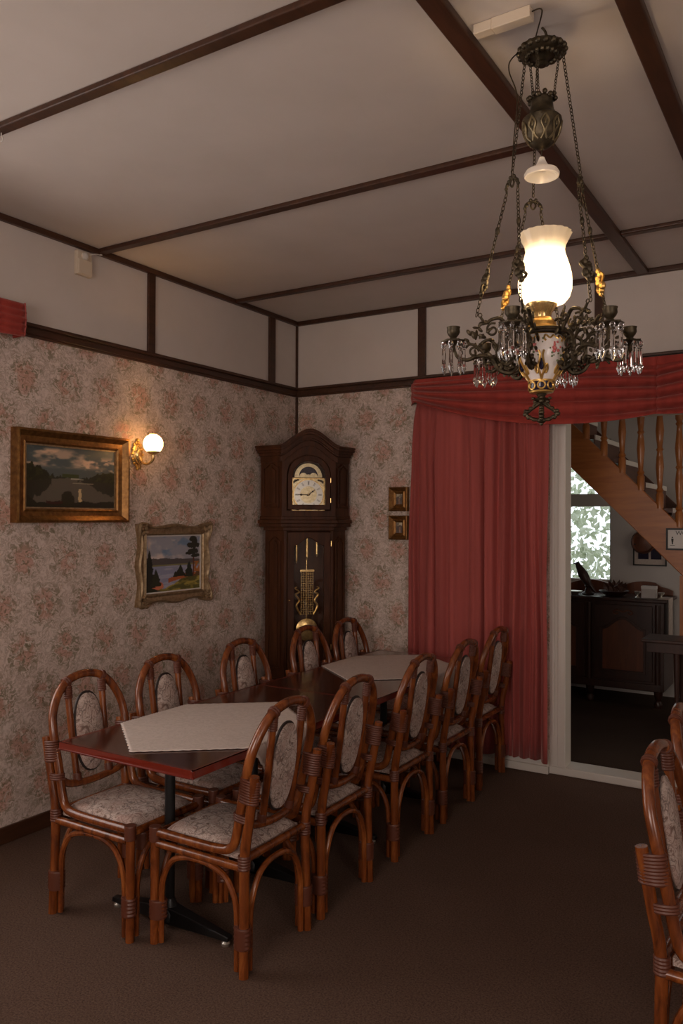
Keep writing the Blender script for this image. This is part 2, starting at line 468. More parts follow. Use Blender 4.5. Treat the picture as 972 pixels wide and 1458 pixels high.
# skirting
struct(fbox('baseboard_left', (XL, YF, 0), (XL+.016, YB, .082), M['trim'], None, .004))
struct(fbox('baseboard_back', (XL, YB-.016, 0), (-2.5, YB, .082), M['trim'], None, .004))
# white opening frame
struct(fbox('trim_sill', (-2.5, YB, 0), (OX1, YB+.17, .048), M['white'], None, .006))
struct(fbox('baseboard_curtain', (-2.5, YB-.012, 0), (OX0, YB, .15), M['white']))
struct(fbox('trim_sill_front', (-2.5, YB-.03, 0), (OX0, YB, .048), M['white'], None, .004))
jm = MB().box((-1.532, YB+.004, .048), (-1.430, YB+.125, OZ))
jm.box((-1.515, YB-.004, .24), (-1.496, YB+.006, OZ)).box((-1.478, YB-.002, .048), (-1.430, YB+.006, OZ))
struct(jm.build('trim_jamb', M['white'], None, 0, .003))
struct(fbox('trim_head', (OX0, YB-.004, OZ-.06), (OX1, YB+.125, OZ), M['white']))
struct(fbox('trim_jamb_right', (OX1-.08, YB-.004, .048), (OX1, YB+.125, OZ), M['white']))
# windows of the room and of the hall
def window(n, axis, pos, a0, a1, z0, z1, mull=True):
    m = MB()
    def bx(p, q, c, d, t0=-.03, t1=.03):
        if axis == 'x': m.box((pos+t0, p, c), (pos+t1, q, d))
        else: m.box((p, pos+t0, c), (q, pos+t1, d))
    w = .06
    bx(a0, a1, z0, z0+w); bx(a0, a1, z1-w, z1); bx(a0, a0+w, z0, z1); bx(a1-w, a1, z0, z1)
    zt = z0+(z1-z0)*.62
    bx(a0, a1, zt-.04, zt+.04)
    o = struct(m.build('window_%d' % n, M['white'], None, 0))
    for k, (c, d) in enumerate(((z0+w, zt-.04), (zt+.04, z1-w))):
        p = MB()
        if axis == 'x': p.box((pos-.002, a0+w, c), (pos+.002, a1-w, d))
        else: p.box((a0+w, pos-.002, c), (a1-w, pos+.002, d))
        p.build('pane', M['pane'], o, 0)
    return o
window(1, 'y', YF-.06, -1.8, 0, 1.0, 2.45)
window(2, 'x', XR+.06, -1.45, .35, 1.0, 2.45)
window(3, 'x', XL-.07, .6, 2.1, .95, 2.35)
hw = MB()
hx0, hx1, hz0, hz1 = -2.75, -1.78, 1.0, 2.35
for a, b in (((hx0, hz0), (hx1, hz0+.03)), ((hx0, hz1-.05), (hx1, hz1)), ((hx0, hz0), (hx0+.05, hz1)), ((hx1-.015, hz0), (hx1, hz1)), ((hx0, 1.715), (hx1, 1.835))):
    hw.box((a[0], HALL+.01, a[1]), (b[0], HALL+.07, b[1]))
w4 = struct(hw.build('window_4', M['white'], None, 0))
MB().box((hx0+.05, HALL+.038, hz0+.03), (hx1-.015, HALL+.042, 1.715)).build('pane', M['pane'], w4, 0)
MB().box((hx0+.05, HALL+.038, 1.835), (hx1-.015, HALL+.042, hz1-.05)).build('pane', M['pane'], w4, 0)
# leafy hedge beyond the hall window
hb = MB()
for k in range(9000):
    c = Vector((random.uniform(-4.2, -.9), random.uniform(9.0, 9.6), random.uniform(0, 3.2)))
    if random.random() < .35+.3*math.sin(c.x*7+c.z*3): continue
    q = Matrix.Rotation(random.uniform(0, 6.28), 3, 'Z') @ Matrix.Rotation(random.uniform(-1, 1), 3, 'X') @ Matrix.Rotation(random.uniform(0, 6.28), 3, 'Y')
    s_ = random.uniform(.04, .075)
    hb.add([c+q @ Vector(p)*s_ for p in ((-1, 0, 0), (0, .2, .5), (1, 0, 0), (0, .2, -.5))], [(0, 1, 2, 3)])
ho = hb.build('hedge_foliage', M['leaf'], None, 0)
ho['kind'] = 'stuff'; tag(ho, 'sunlit green hedge leaves outside the hall window', 'hedge')
slab('ground_outside', (-6, HALL+.2, -.2), (4, 12, -.05), M['leaf'])

# ------------------------------------------------------------------ rattan chairs
def wrap_mb(c, axis, rx, ry, length, ribs, side=None):
    """ribbed cane binding round one or two poles: rx along side, ry across"""
    ax = Vector(axis).normalized()
    sd = Vector(side) if side else ax.orthogonal()
    sd = (sd-ax*sd.dot(ax)).normalized(); bn = ax.cross(sd)
    m = MB(); n = 14; V = []; F = []
    rows = ribs*2+1
    for i in range(rows):
        k = 1.0 if i % 2 == 0 else 1.09
        for j in range(n):
            a = 2*PI*j/n
            V.append(Vector(c)+ax*(length*(i/(rows-1)-.5))+sd*(rx*k*math.cos(a))+bn*(ry*k*math.sin(a)))
    for i in range(rows-1):
        for j in range(n):
            l = (j+1) % n; F.append((i*n+j, i*n+l, (i+1)*n+l, (i+1)*n+j))
    F.append(tuple(range(n-1, -1, -1))); F.append(tuple((rows-1)*n+j for j in range(n)))
    return m.add(V, F)
def make_chair():
    t = thing('rattan_chair', 'rattan chair', 'chair')
    R, B = M['rattan'], M['bind']
    for s in (-1, 1):
        leg = MB().tube([(0, s*.196, 0), (.002, s*.192, .15), (.004, s*.188, .41), (-.020, s*.192, .55), (-.046, s*.197, .705)], [.0185, .0185, .019, .018, .0175], 10, 4).build('rear_leg', R, t)
        wrap_mb((-.018, s*.191, .650), (-.12, 0, 1), .040, .0225, .085, 9, (1, 0, 0)).build('binding', B, leg)
        wrap_mb((.010, s*.188, .55), (-.1, 0, 1), .040, .0215, .026, 3, (1, 0, 0)).build('binding', B, leg)
        wrap_mb((.006, s*.188, .395), (0, 0, 1), .0215, .0215, .05, 5).build('binding', B, leg)
        wrap_mb((.012, s*.188, .135), (0, 0, 1), .033, .028, .075, 5, (1, -s*.4, 0)).build('binding', B, leg)
        leg = MB().tube([(.43, s*.19, 0), (.43, s*.19, .2), (.43, s*.19, .432)], [.0175, .0175, .018], 10, 3).build('front_leg', R, t)
        wrap_mb((.43, s*.19, .41), (0, 0, 1), .0215, .0215, .055, 5).build('binding', B, leg)
        wrap_mb((.418, s*.184, .13), (0, 0, 1), .033, .027, .07, 5, (1, s*.4, 0)).build('binding', B, leg)
        MB().tube([(.018, s*.19, .375), (.415, s*.19, .375)], .0155, 10).build('side_rail', R, t)
        MB().tube([(.037, s*.187, .01), (.037, s*.187, .12), (.042, s*.187, .24), (.085, s*.187, .32), (.15, s*.187, .35), (.22, s*.187, .358), (.29, s*.187, .35), (.35, s*.187, .32), (.392, s*.187, .24), (.398, s*.187, .12), (.398, s*.187, .01)], .0115, 8, 4).build('arch_brace', R, t)
    for x, z in ((.004, .355), (.43, .355)):
        w = .157
        MB().tube([(x, -w, .01), (x, -w, .12), (x, -w+.006, .23), (x, -w+.045, .315), (x, -.06, .35), (x, 0, .358), (x, .06, .35), (x, w-.045, .315), (x, w-.006, .23), (x, w, .12), (x, w, .01)], .0115, 8, 4).build('arch_brace', R, t)
    MB().tube([(.006, -.18, .405), (.006, .18, .405)], .0155, 10).build('rear_rail', R, t)
    MB().tube([(.43, -.18, .405), (.43, .18, .405)], .0155, 10).build('front_rail', R, t)
    half = [(.415, .186, .416), (.28, .186, .415), (.12, .186, .418), (.062, .186, .437), (.04, .186, .49), (.022, .187, .58), (.002, .189, .67), (-.012, .190, .735), (-.028, .178, .80), (-.043, .140, .868), (-.052, .085, .912), (-.055, 0, .929)]
    path = [(x, -y, z) for x, y, z in half]+[(x, y, z) for x, y, z in half[::-1][1:]]
    hoop = MB().tube(path, .0178, 10, 4).build('back_hoop', R, t)
    for s in (-1, 1):
        sp = MB().tube([(-.048, s*.092, .905), (-.026, s*.088, .72), (.010, s*.084, .495)], .0145, 10, 4).build('spindle', R, t)
        wrap_mb((-.044, s*.091, .865), (-.1, 0, 1), .0175, .0175, .05, 6).build('binding', B, sp)
        wrap_mb((.009, s*.0845, .52), (-.13, 0, 1), .0175, .0175, .03, 3).build('binding', B, sp)
        wrap_mb((-.051, s*.094, .907), (0, 1, -s*.48), .022, .022, .02, 2).build('binding', B, hoop)
    MB().tube([(.03, -.18, .535), (.018, -.12, .503), (.012, 0, .490), (.018, .12, .503), (.03, .18, .535)], .0155, 10, 4).build('lower_back_rail', R, t)
    # upholstered oval
    def pt(a, k, off):
        y = .071*k*(1 if abs(math.cos(a)) > 1 else math.copysign(abs(math.cos(a))**.85, math.cos(a)))
        z = .158*k*math.copysign(abs(math.sin(a))**.9, math.sin(a))
        zz = .69+z
        return Vector((-.019-(zz-.69)*.145+off, y, zz))
    n = 32; pm = MB()
    rings = [(1, -.012), (1.0, .010), (.86, .019), (.5, .024)]
    V = [pt(2*PI*k/n, q, o) for q, o in rings for k in range(n)]
    F = [(i*n+k, i*n+(k+1) % n, (i+1)*n+(k+1) % n, (i+1)*n+k) for i in range(3) for k in range(n)]
    F += [tuple(range(n)), tuple(3*n+k for k in range(n))]
    pad = pm.add(V, F).build('back_pad', M['tap'], t)
    MB().tube([pt(2*PI*k/n, 1.02, .0) for k in range(n)], .006, 6, 1, True, True, False).build('pad_rim', M['piping'], pad)
    # seat cushion
    def seat(u, v):
        a = (u-.5)*2; b = (v-.5)*2
        x = .222+a*.196; y = b*.174
        k = max(abs(a), abs(b))
        e = (1-abs(a)**6)*(1-abs(b)**6)
        cr = 1-.03*(a*a*b*b)
        return (.222+(x-.222)*cr, y*cr, .412+.030*e**.5+.010*(1-a*a)*(1-b*b))
    sm = MB().grid(seat, 20, 18)
    sm.box((.03, -.172, .392), (.415, .172, .414))
    sm.build('seat_cushion', M['tap'], t)
    return t
base_chair = make_chair()
chairs = [
 # x of rear feet, y centre, rotation, label, group
 (-2.695, 2.36, 0, 'rattan dining chair on the wall side, facing the bare mahogany end of the long table', 'chairs on the wall side'),
 (-2.695, 2.835, 0, 'rattan dining chair on the wall side, fourth counting from the longcase clock', 'chairs on the wall side'),
 (-2.695, 3.43, 0, 'rattan dining chair on the wall side, third counting from the longcase clock', 'chairs on the wall side'),
 (-2.695, 4.06, 0, 'rattan dining chair standing in front of the longcase clock pendulum door', 'chairs on the wall side'),
 (-2.695, 4.53, 0, 'rattan dining chair between the longcase clock and the red curtain', 'chairs on the wall side'),
 (-1.752, 2.405, PI, 'rattan dining chair on the open side, fifth and last counting from the red curtain', 'chairs on the open side'),
 (-1.752, 2.895, PI, 'rattan dining chair on the open side, fourth counting from the red curtain', 'chairs on the open side'),
 (-1.752, 3.525, PI, 'rattan dining chair on the open side, third counting from the red curtain', 'chairs on the open side'),
 (-1.755, 4.075, PI, 'rattan dining chair on the open side, second counting from the red curtain', 'chairs on the open side'),
 (-1.79, 4.66, PI, 'rattan dining chair on the open side, standing right beside the red curtain', 'chairs on the open side'),
 (-.395, 2.50, -.06, 'rattan chair standing apart across the carpet, its purple-brown binding close up', 'chairs across the aisle'),
 (-.42, 3.05, .03, 'rattan chair across the aisle, between its neighbour and the hall doorway, mostly cut off', 'chairs across the aisle'),
]
for i, (x, y, rz, lab, grp) in enumerate(chairs):
    c = base_chair if i == 0 else copy_tree(base_chair)
    c.location = (x, y, 0); c.rotation_euler = (0, 0, rz); c['label'] = lab; c['group'] = grp

# ------------------------------------------------------------------ tables and cloths
TX, TW, TZ = -2.165, .335, .75
def make_table(y0, y1, label, feet):
    t = thing('dining_table', label, 'table', (TX, (y0+y1)/2, 0), 0, 'tables pushed end to end')
    h = (y1-y0)/2
    MB().box((-TW+.012, -h+.012, TZ-.028), (TW-.012, h-.012, TZ)).build('table_top', M['tabletop'], t, 0)
    e = MB()
    for a, b in (((-TW, -h), (TW, -h+.014)), ((-TW, h-.014), (TW, h)), ((-TW, -h), (-TW+.014, h)), ((TW-.014, -h), (TW, h))):
        e.box((a[0], a[1], TZ-.028), (b[0], b[1], TZ+.0008))
    e.build('edge_band', M['tableedge'], t, 0, .004)
    for yy in [q-(y0+y1)/2 for q in feet]:
        c = -2.226-TX
        p = MB().tube([(c, yy, .05), (c, yy, TZ-.03)], .0205, 14).lathe([(.045, .03), (.045, .06), (.03, .085), (.0205, .11)], 16, (c, yy, 0)).build('pedestal_column', M['black'], t)
        f = MB()
        for sx in (-1, 1):
            f.add([(c, yy-.035, .02), (c, yy+.035, .02), (c, yy-.03, .085), (c, yy+.03, .085), (c+sx*.305, yy-.016, .022), (c+sx*.305, yy+.016, .022), (c+sx*.305, yy-.014, .04), (c+sx*.305, yy+.014, .04)],
                  [(0, 1, 5, 4), (2, 6, 7, 3), (0, 4, 6, 2), (1, 3, 7, 5), (4, 5, 7, 6), (0, 2, 3, 1)])
        f.build('foot_bar', M['black'], t, 30, .004)
        for sx in (-1, 1): MB().lathe([(.014, 0), (.017, .004), (.017, .012), (.008, .022), (.008, .03)], 12, (c+sx*.285, yy, 0)).build('glide_foot', M['silver'], t)
        MB().box((c-.2, yy-.03, TZ-.042), (c+.2, yy+.03, TZ-.03)).build('mounting_plate', M['black'], t, 0)
    return t
make_table(2.03, 3.27, 'mahogany table with red edge, its bare corner and black pedestal on open carpet', (2.34, 2.87))
make_table(3.2695, 4.535, 'mahogany table with red edge, at the end by the curtain and clock', (3.455, 4.09))
def make_cloth(cy, label):
    HX, HY = .58, .465
    def fn(a, b):
        a = a*2-1; b = b*2-1
        sc = 1
        if max(abs(a), abs(b)) > .97: sc = 1+.008*math.sin((a-b)*60)*math.copysign(1, 1)
        dx = (a+b)/2*HX*sc; dy = (a-b)/2*HY*sc
        z = TZ+.0035
        if abs(dx) > TW+.003:
            over = abs(dx)-TW-.003
            z -= over; dx = math.copysign(TW+.005+.012*math.sin(dy*30)*over*4, dx)
        return (TX+dx, cy+dy, z)
    o = MB().grid(fn, 60, 60).build('table_cloth', M['cloth'], None, 60, 0, .002)
    return tag(o, label, 'tablecloth', 'cream diamond cloths')
make_cloth(2.535, 'cream damask cloth laid diamondwise on the table end with the bare corner')
make_cloth(4.05, 'cream damask cloth laid diamondwise on the table end nearer curtain and clock')

# ------------------------------------------------------------------ longcase clock
CK = thing('longcase_clock', 'tall dark oak longcase clock with arched hood and brass pendulum, standing in the corner', 'clock', (XL+.354, YB-.354, 0), PI/4)
CW = M['clockwood']
def plan(f, c, d=.0, back=.30):                 # front half width, cant offset, outward growth
    g = d*.414
    return [(-f-g, -d), (f+g, -d), (f+c+d*1.0, c-g), (f+c+d, c+.004), (.09, back), (-.09, back), (-f-c-d, c+.004), (-f-c-d, c-g)]
def ring_walls(f, c, z0, z1, name, front=True):
    m = MB(); P = plan(f, c, 0); tck = .018
    def plate(a, b):
        a = Vector((*a, 0)); b = Vector((*b, 0)); n = (b-a).normalized(); k = Vector((-n.y, n.x, 0))*tck
        q = [a, b, b+k, a+k]; m.prism([(p.x, p.y) for p in q], z0, z1)
    plate(P[1], P[2]); plate(P[7], P[0]); plate(P[3], P[4]); plate(P[5], P[6]); plate(P[4], P[5])
    return m.build(name, CW, CK, 0)
# base
MB().prism(plan(.20, .128), .10, .44).build('base', CW, CK, 0, .004)
MB().prism(plan(.20, .128, .02), 0, .09).prism(plan(.20, .128, .012), .09, .11).build('plinth', CW, CK, 0, .004)
MB().prism(plan(.19, .122, .012), .44, .47).prism(plan(.185, .12, .0), .47, .49).build('waist_moulding', CW, CK, 0, .004)
MB().box((-.14, -.012, .16), (.14, .0, .39)).build('base_panel', CW, CK, 0, .006)
# trunk
TF, TC = .175, .112
ring_walls(TF, TC, .47, 1.53, 'trunk_case')
MB().box((-TF+.01, .14, .48), (TF-.01, .15, 1.53)).build('trunk_interior', M['clockwood'], CK, 0)
def arch_pts(hw, z0, z1, rise, n=12, ogee=True):
    """closed outline: bottom left, bottom right, then top right over a curved head"""
    P = [(-hw, z0), (hw, z0), (hw, z1)]
    for k in range(1, n):
        u = 1-2*k/n
        P.append((hw*u, z1+rise*(.5+.5*math.cos(PI*u))))
    P.append((-hw, z1)); return P
def rect_like(hw, z0, z1, n=12):
    P = [(-hw, z0), (hw, z0), (hw, z1)]
    for k in range(1, n): P.append((hw*(1-2*k/n), z1))
    P.append((-hw, z1)); return P
MB().frame_xz(rect_like(TF, .48, 1.53), rect_like(TF-.022, .52, 1.505), -.002, .02).build('front_stiles', CW, CK, 0, .003)
td = MB().frame_xz(rect_like(TF-.024, .525, 1.50), arch_pts(.105, .60, 1.405, .055), -.016, .008).build('trunk_door', CW, CK, 0, .004)
MB().extr(arch_pts(.107, .598, 1.405, .056), -.004, -.002).build('door_glass', M['pane'], td, 0)
for z in (.7, 1.42): MB().tube([(TF-.018, -.018, z-.02), (TF-.018, -.018, z+.02)], .004, 8).build('hinge', M['brass'], td)
MB().ball((-TF+.036, -.022, 1.03), .006).build('door_knob', M['brass'], td)
# side panels with raised mouldings on the cants
def cant_panel(f, c, z0, z1, side, rise, name):
    p0 = Vector((side*f, 0, 0)); p1 = Vector((side*(f+c), c, 0))
    mid = (p0+p1)/2; L = (p1-p0).length
    ang = math.atan2((p1-p0).y, (p1-p0).x)
    if side < 0: ang += PI
    Mx = Matrix.Translation(mid) @ Matrix.Rotation(ang, 4, 'Z')
    hw = L/2-.022
    m = MB()
    o = arch_pts(hw, z0, z1, rise); i = arch_pts(hw-.012, z0+.012, z1-.008, rise*.9)
    m.frame_xz(o, i, -.010, .004)
    m.extr(arch_pts(hw-.03, z0+.03, z1-.02, rise*.8), -.007, .004)
    m.v = [tuple(Mx @ Vector(p)) for p in m.v]
    return m.build(name, CW, CK, 0, .002)
for s in (-1, 1): cant_panel(TF, TC, .55, 1.44, s, .03, 'trunk_side_panel'); cant_panel(.19, .127, 1.67, 1.95, s, .03, 'hood_side_panel')
# moulding between trunk and hood
MB().prism(plan(TF, TC, .012), 1.51, 1.535).prism(plan(.19, .127, .012), 1.535, 1.56).prism(plan(.19, .127, .022), 1.56, 1.585).prism(plan(.19, .127, .008), 1.585, 1.61).build('hood_moulding', CW, CK, 0, .004)
# hood
ring_walls(.19, .127, 1.60, 2.03, 'hood_case')
MB().box((-.18, .10, 1.6), (.18, .11, 2.1)).build('hood_interior', M['clockwood'], CK, 0)
def bell(hw, z0, zs, rise, w, n=24):
    """front board: flat shoulders with a round arch in the middle"""
    P = [(-hw, z0), (hw, z0), (hw, zs)]
    for k in range(n+1):
        u = 1-2*k/n
        x = u*w; zz = zs+rise*(math.sqrt(max(0, 1-(u*.94)**2))-.34)/.66 if abs(u) < 1 else zs
        P.append((x, max(zs, zz)))
    P.append((-hw, zs)); return P
def bell_in(hw, z0, zs, rise, n=24):
    P = [(-hw, z0), (hw, z0), (hw, zs)]
    for k in range(n+1):
        u = 1-2*k/n
        P.append((u*hw, zs+rise*math.sqrt(max(0, 1-u*u))))
    P.append((-hw, zs)); return P
MB().frame_xz(bell(.19, 1.6, 2.045, .115, .17), bell_in(.155, 1.65, 1.90, .135), .0, .02).build('hood_front', CW, CK, 0, .003)
hd = MB().frame_xz(bell_in(.15, 1.655, 1.90, .13), bell_in(.118, 1.69, 1.88, .115), -.016, .004).build('hood_door', CW, CK, 0, .004)
MB().extr(bell_in(.12, 1.688, 1.88, .116), -.006, -.004).build('hood_glass', M['pane'], hd, 0)
for z in (1.72, 1.86): MB().tube([(.152, -.018, z-.016), (.152, -.018, z+.016)], .004, 8).build('hinge', M['brass'], hd)
# bonnet: cornice swept over the arch, stacked for the profile
def arch_strip(w, zs, rise, th, y0, y1, name_mb, n=26):
    P = []
    for k in range(n+1):
        u = -1+2*k/n
        P.append((u*w, zs+rise*(.5*(1+math.cos(PI*u)))**.75))
    for k in range(n, -1, -1):
        u = -1+2*k/n
        P.append((u*w, zs-th+rise*(.5*(1+math.cos(PI*u)))**.75))
    v0 = len(P); V = [(x, y0, z) for x, z in P]+[(x, y1, z) for x, z in P]
    h = n+1; F = []
    for k in range(n):
        a, b, c, d = k, k+1, 2*h-2-k, 2*h-1-k
        F += [(a, b, c, d), (v0+d, v0+c, v0+b, v0+a), (a, v0+a, v0+b, b), (d, c, v0+c, v0+d)]
    F += [(0, 2*h-1, v0+2*h-1, v0), (n, v0+n, v0+n+1, n+1)]
    name_mb.add(V, F)
bn = MB()
for (d, za, zb) in ((.004, 1.985, 2.03), (.014, 2.03, 2.05), (.026, 2.05, 2.068), (.038, 2.068, 2.088), (.044, 2.088, 2.10)):
    P = plan(.19, .127, d)
    # shoulders only, left and right of the arch
    L_ = [P[0], (-.185-d*.2, -d), (-.185, .16), (-.09, .28), P[5], P[6], P[7]]
    R_ = [(.185+d*.2, -d), P[1], P[2], P[3], P[4], (.09, .28), (.185, .16)]
    bn.prism(L_, za, zb); bn.prism(R_, za, zb)
for (d, z, th) in ((.008, 2.022, .035), (.022, 2.05, .022), (.034, 2.066, .026), (.052, 2.088, .022), (.062, 2.102, .020)):
    arch_strip(.205, z, .112, th, -d, .2, bn)
bn.build('bonnet_cornice', CW, CK, 30, .002)
MB().extr(bell(.185, 1.98, 2.04, .12, .185), .004, .20).build('pediment', CW, CK, 0)
# dial
dl = MB().box((-.115, .02, 1.645), (.115, .026, 1.875)).build('dial_plate', M['dialgold'], CK, 0)
MB().extr([(.098*math.cos(a), 1.882+.098*math.sin(a)) for a in np.linspace(0, PI, 24)], .02, .026).build('moon_arch', M['dialgold'], CK, 0)
MB().frame_xz([(.066*math.cos(a), 1.89+.066*math.sin(a)) for a in np.linspace(0, PI, 24)], [(.02*math.cos(a), 1.89+.012*math.sin(a)) for a in np.linspace(0, PI, 24)], .017, .021).build('moon_disc', M['blueenamel'], CK, 0)
for s in (-1, 1): MB().extr([(s*.036+.028*math.cos(a), 1.885+.028*math.sin(a)) for a in np.linspace(0, PI, 14)], .015, .019).build('moon_hump', M['dialgold'], CK, 0)
fb = MB()
for s in (-1, 1):
    for a, b in ((-.117, -.108), (.108, .117)): fb.box((a, .015, 1.643), (b, .022, 1.877))
    fb.box((-.117, .015, 1.643), (.117, .022, 1.652)); fb.box((-.117, .015, 1.868), (.117, .022, 1.877))
fb.build('dial_border', M['brass'], CK, 0)
def circ(r, n=40): return [(r*math.cos(2*PI*k/n), 1.76+r*math.sin(2*PI*k/n)) for k in range(n)]
MB().frame_xz(circ(.106), circ(.06), .014, .021).build('chapter_ring', M['silver'], CK, 0)
MB().frame_xz(circ(.109), circ(.103), .011, .02).build('ring_bezel', M['brass'], CK, 0)
num = MB()
for k in range(12):
    a = k*PI/6
    for o in ((-.004, .0, .004) if k % 3 == 0 else (-.003, .003)):
        Mx = Matrix.Translation((0, 0, 1.76)) @ Matrix.Rotation(a, 4, 'Y')
        num.box((o-.0011, .0125, .07), (o+.0011, .0145, .094), Mx)
num.build('hour_numerals', M['ink'], CK, 0)
for k, (sx, sz) in enumerate(((-1, -1), (1, -1), (-1, 1), (1, 1))):
    m = MB()
    for j in range(7): m.ball((sx*(.086+.018*math.cos(j*1.7)), .018, 1.76+sz*(.086+.018*math.sin(j*2.3))), .008, 6, 4, (1, .5, 1))
    m.build('spandrel', M['bronze'], CK)
for nm, a, ln in (('hour_hand', math.radians(52), .058), ('minute_hand', math.radians(-90), .085)):
    Mx = Matrix.Translation((0, 0, 1.76)) @ Matrix.Rotation(a, 4, 'Y')
    MB().extr([(-.003, -.012), (.003, -.012), (.0025, ln*.5), (.008, ln*.62), (.0025, ln*.74), (0, ln), (-.0025, ln*.74), (-.008, ln*.62), (-.0025, ln*.5)], .006, .008, Mx).build(nm, M['ink'], CK, 0)
MB().ball((0, .008, 1.76), .008).build('hand_boss', M['brass'], CK)
# pendulum and weights
pd = MB().tube([(0, .07, 1.45), (0, .07, .82)], .004, 8).build('pendulum_rod', M['brass'], CK)
MB().lathe([(0, -.012), (.05, -.009), (.078, 0), (.05, .009), (0, .012)], 32, (0, .06, .815), Matrix.Rotation(PI/2, 4, 'X')).build('pendulum_bob', M['brass'], CK)
ly = MB()
for k in range(6):
    x = -.042+k*.0168
    ly.tube([(x, .055, .92), (x, .055, 1.225)], .0022, 6)
for k in range(19): ly.tube([(-.044, .055, .925+k*.0165), (.044, .055, .925+k*.0165)], .0022, 6)
for k in range(6):
    for j in range(19):
        if (k+j) % 2: ly.ball((-.042+k*.0168, .052, .925+j*.0165), .0045, 6, 4)
ly.box((-.05, .05, 1.222), (.05, .06, 1.236))
ly.build('pendulum_lattice', M['brass'], CK)
so = MB()
for s in (-1, 1):
    so.tube([(s*.045, .058, .92), (s*.075, .058, .98), (s*.055, .058, 1.02), (s*.08, .058, 1.06), (s*.055, .058, 1.08), (s*.085, .058, 1.105), (s*.07, .058, 1.115)], [.006, .008, .006, .008, .005, .005, .003], 8, 5)
so.build('lyre_scroll', M['gilt'], CK)
for x, z in ((-.076, 1.30), (0, 1.325), (.07, 1.345)):
    MB().tube([(x, .06, z), (x, .06, 1.49)], .011, 14).lathe([(.004, z-.02), (.006, z-.012), (.011, z)], 14, (x, .06, 0)).build('weight', M['brass'], CK)

# ------------------------------------------------------------------ pictures
def canvas_obj(name, fn, nu, nv, w, h, parent, y):
    """oil painting: grid in the frame's xz plane with a colour per vertex"""
    m = MB().grid(lambda u, v: ((u-.5)*w, y, (v-.5)*h), nu, nv)
    me = bpy.data.meshes.new(name); me.from_pydata(m.v, [], m.f)
    at = me.color_attributes.new('Col', 'FLOAT_COLOR', 'POINT')
    uv = np.array([(i/nu, j/nv) for j in range(nv+1) for i in range(nu+1)])
    col = fn(uv[:, 0], uv[:, 1])
    lin = np.clip(col*1.18, 0, 1)**2.2
    at.data.foreach_set('color', np.column_stack([lin, np.ones(len(lin))]).astype(np.float32).ravel())
    me.materials.append(M['canvas'])
    o = bpy.data.objects.new(name, me); COL.objects.link(o); o.parent = parent
    return o
rng = np.random.RandomState(3)
_G = rng.rand(64, 64)
def vn(x, y):
    xi = np.floor(x).astype(int); yi = np.floor(y).astype(int); fx = x-xi; fy = y-yi
    fx = fx*fx*(3-2*fx); fy = fy*fy*(3-2*fy)
    g = lambda a, b: _G[a % 64, b % 64]
    return (g(xi, yi)*(1-fx)+g(xi+1, yi)*fx)*(1-fy)+(g(xi, yi+1)*(1-fx)+g(xi+1, yi+1)*fx)*fy
def fbm(x, y, o=4): return (sum(vn(x*2**k, y*2**k)*.5**(k+1) for k in range(o))/(1-.5**o)-.5)*1.7+.5
def lay(c, m, col): m = np.clip(m, 0, 1)[:, None]; return c*(1-m)+np.array(col)*m
def st(x, a, b): t = np.clip((x-a)/(b-a+1e-9), 0, 1); return t*t*(3-2*t)
def lake_painting(u, v):
    c = np.ones((len(u), 3))*np.array([.27, .30, .30])
    c = lay(c, st(v, .8, 1), (.22, .26, .27))
    band = st(v, .62, .7)*(1-st(v, .88, .98))
    c = lay(c, st(fbm(u*5+3, v*8+1), .42, .75)*band, (.60, .52, .45))
    c = lay(c, st(fbm(u*9+2, v*13+4), .5, .8)*st(u, .42, .7)*st(v, .6, .66)*(1-st(v, .78, .9)), (.78, .66, .55))
    c = lay(c, st(fbm(u*8+9, v*12), .52, .8)*(1-st(u, .3, .5))*st(v, .76, .82)*(1-st(v, .9, .97)), (.72, .60, .50))
    spike = (fbm(u*38, u*0+2, 2)-.5)*.055
    th = .50+.22*st(.38-u, 0, .38)+.12*st(u-.55, 0, .45)+spike
    c = lay(c, (v < th)*1.0, (.13, .135, .075)); c = lay(c, ((v < th)*st(fbm(u*30, v*20), .45, .7))*.7, (.20, .20, .10))
    c = lay(c, (np.abs(v-.535) < .025)*(np.abs(u-.48) < .09)*1.0, (.20, .23, .09))
    wl = .50-.07*np.abs(u-.5)*2
    water = v < wl
    c = lay(c, water*1.0, (.31, .285, .25))
    refl = wl-(th-wl)*1.0
    c = lay(c, water*(v > refl-.03)*(np.abs(u-.42) > .14)*.8, (.12, .115, .08))
    c = lay(c, water*(np.abs(v-.485) < .008)*(np.abs(u-.55) < .07)*1.0, (.55, .55, .5))
    c = lay(c, water*(np.abs(v-.42) < .006)*(np.abs(u-.62) < .12)*1.0, (.5, .48, .42))
    c = lay(c, water*(np.abs(u-.585-.004*np.sin(v*60)) < .012+.012*(1-v/.4))*(v < .33)*.9, (.72, .62, .45))
    shore = v < .09+.05*fbm(u*8, u*0)+.12*st(.15-u, 0, .15)
    c = lay(c, shore*1.0, (.13, .115, .06))
    bush = ((u-.45)/.07)**2+((v-.16)/.12)**2 < .8+.5*fbm(u*30, v*30)
    c = lay(c, bush*1.0, (.14, .125, .06))
    boat = (np.abs(u-.31) < .09)*(np.abs(v-.10-.25*(u-.31)**2*8) < .022)
    c = lay(c, boat*1.0, (.20, .09, .055))
    return c
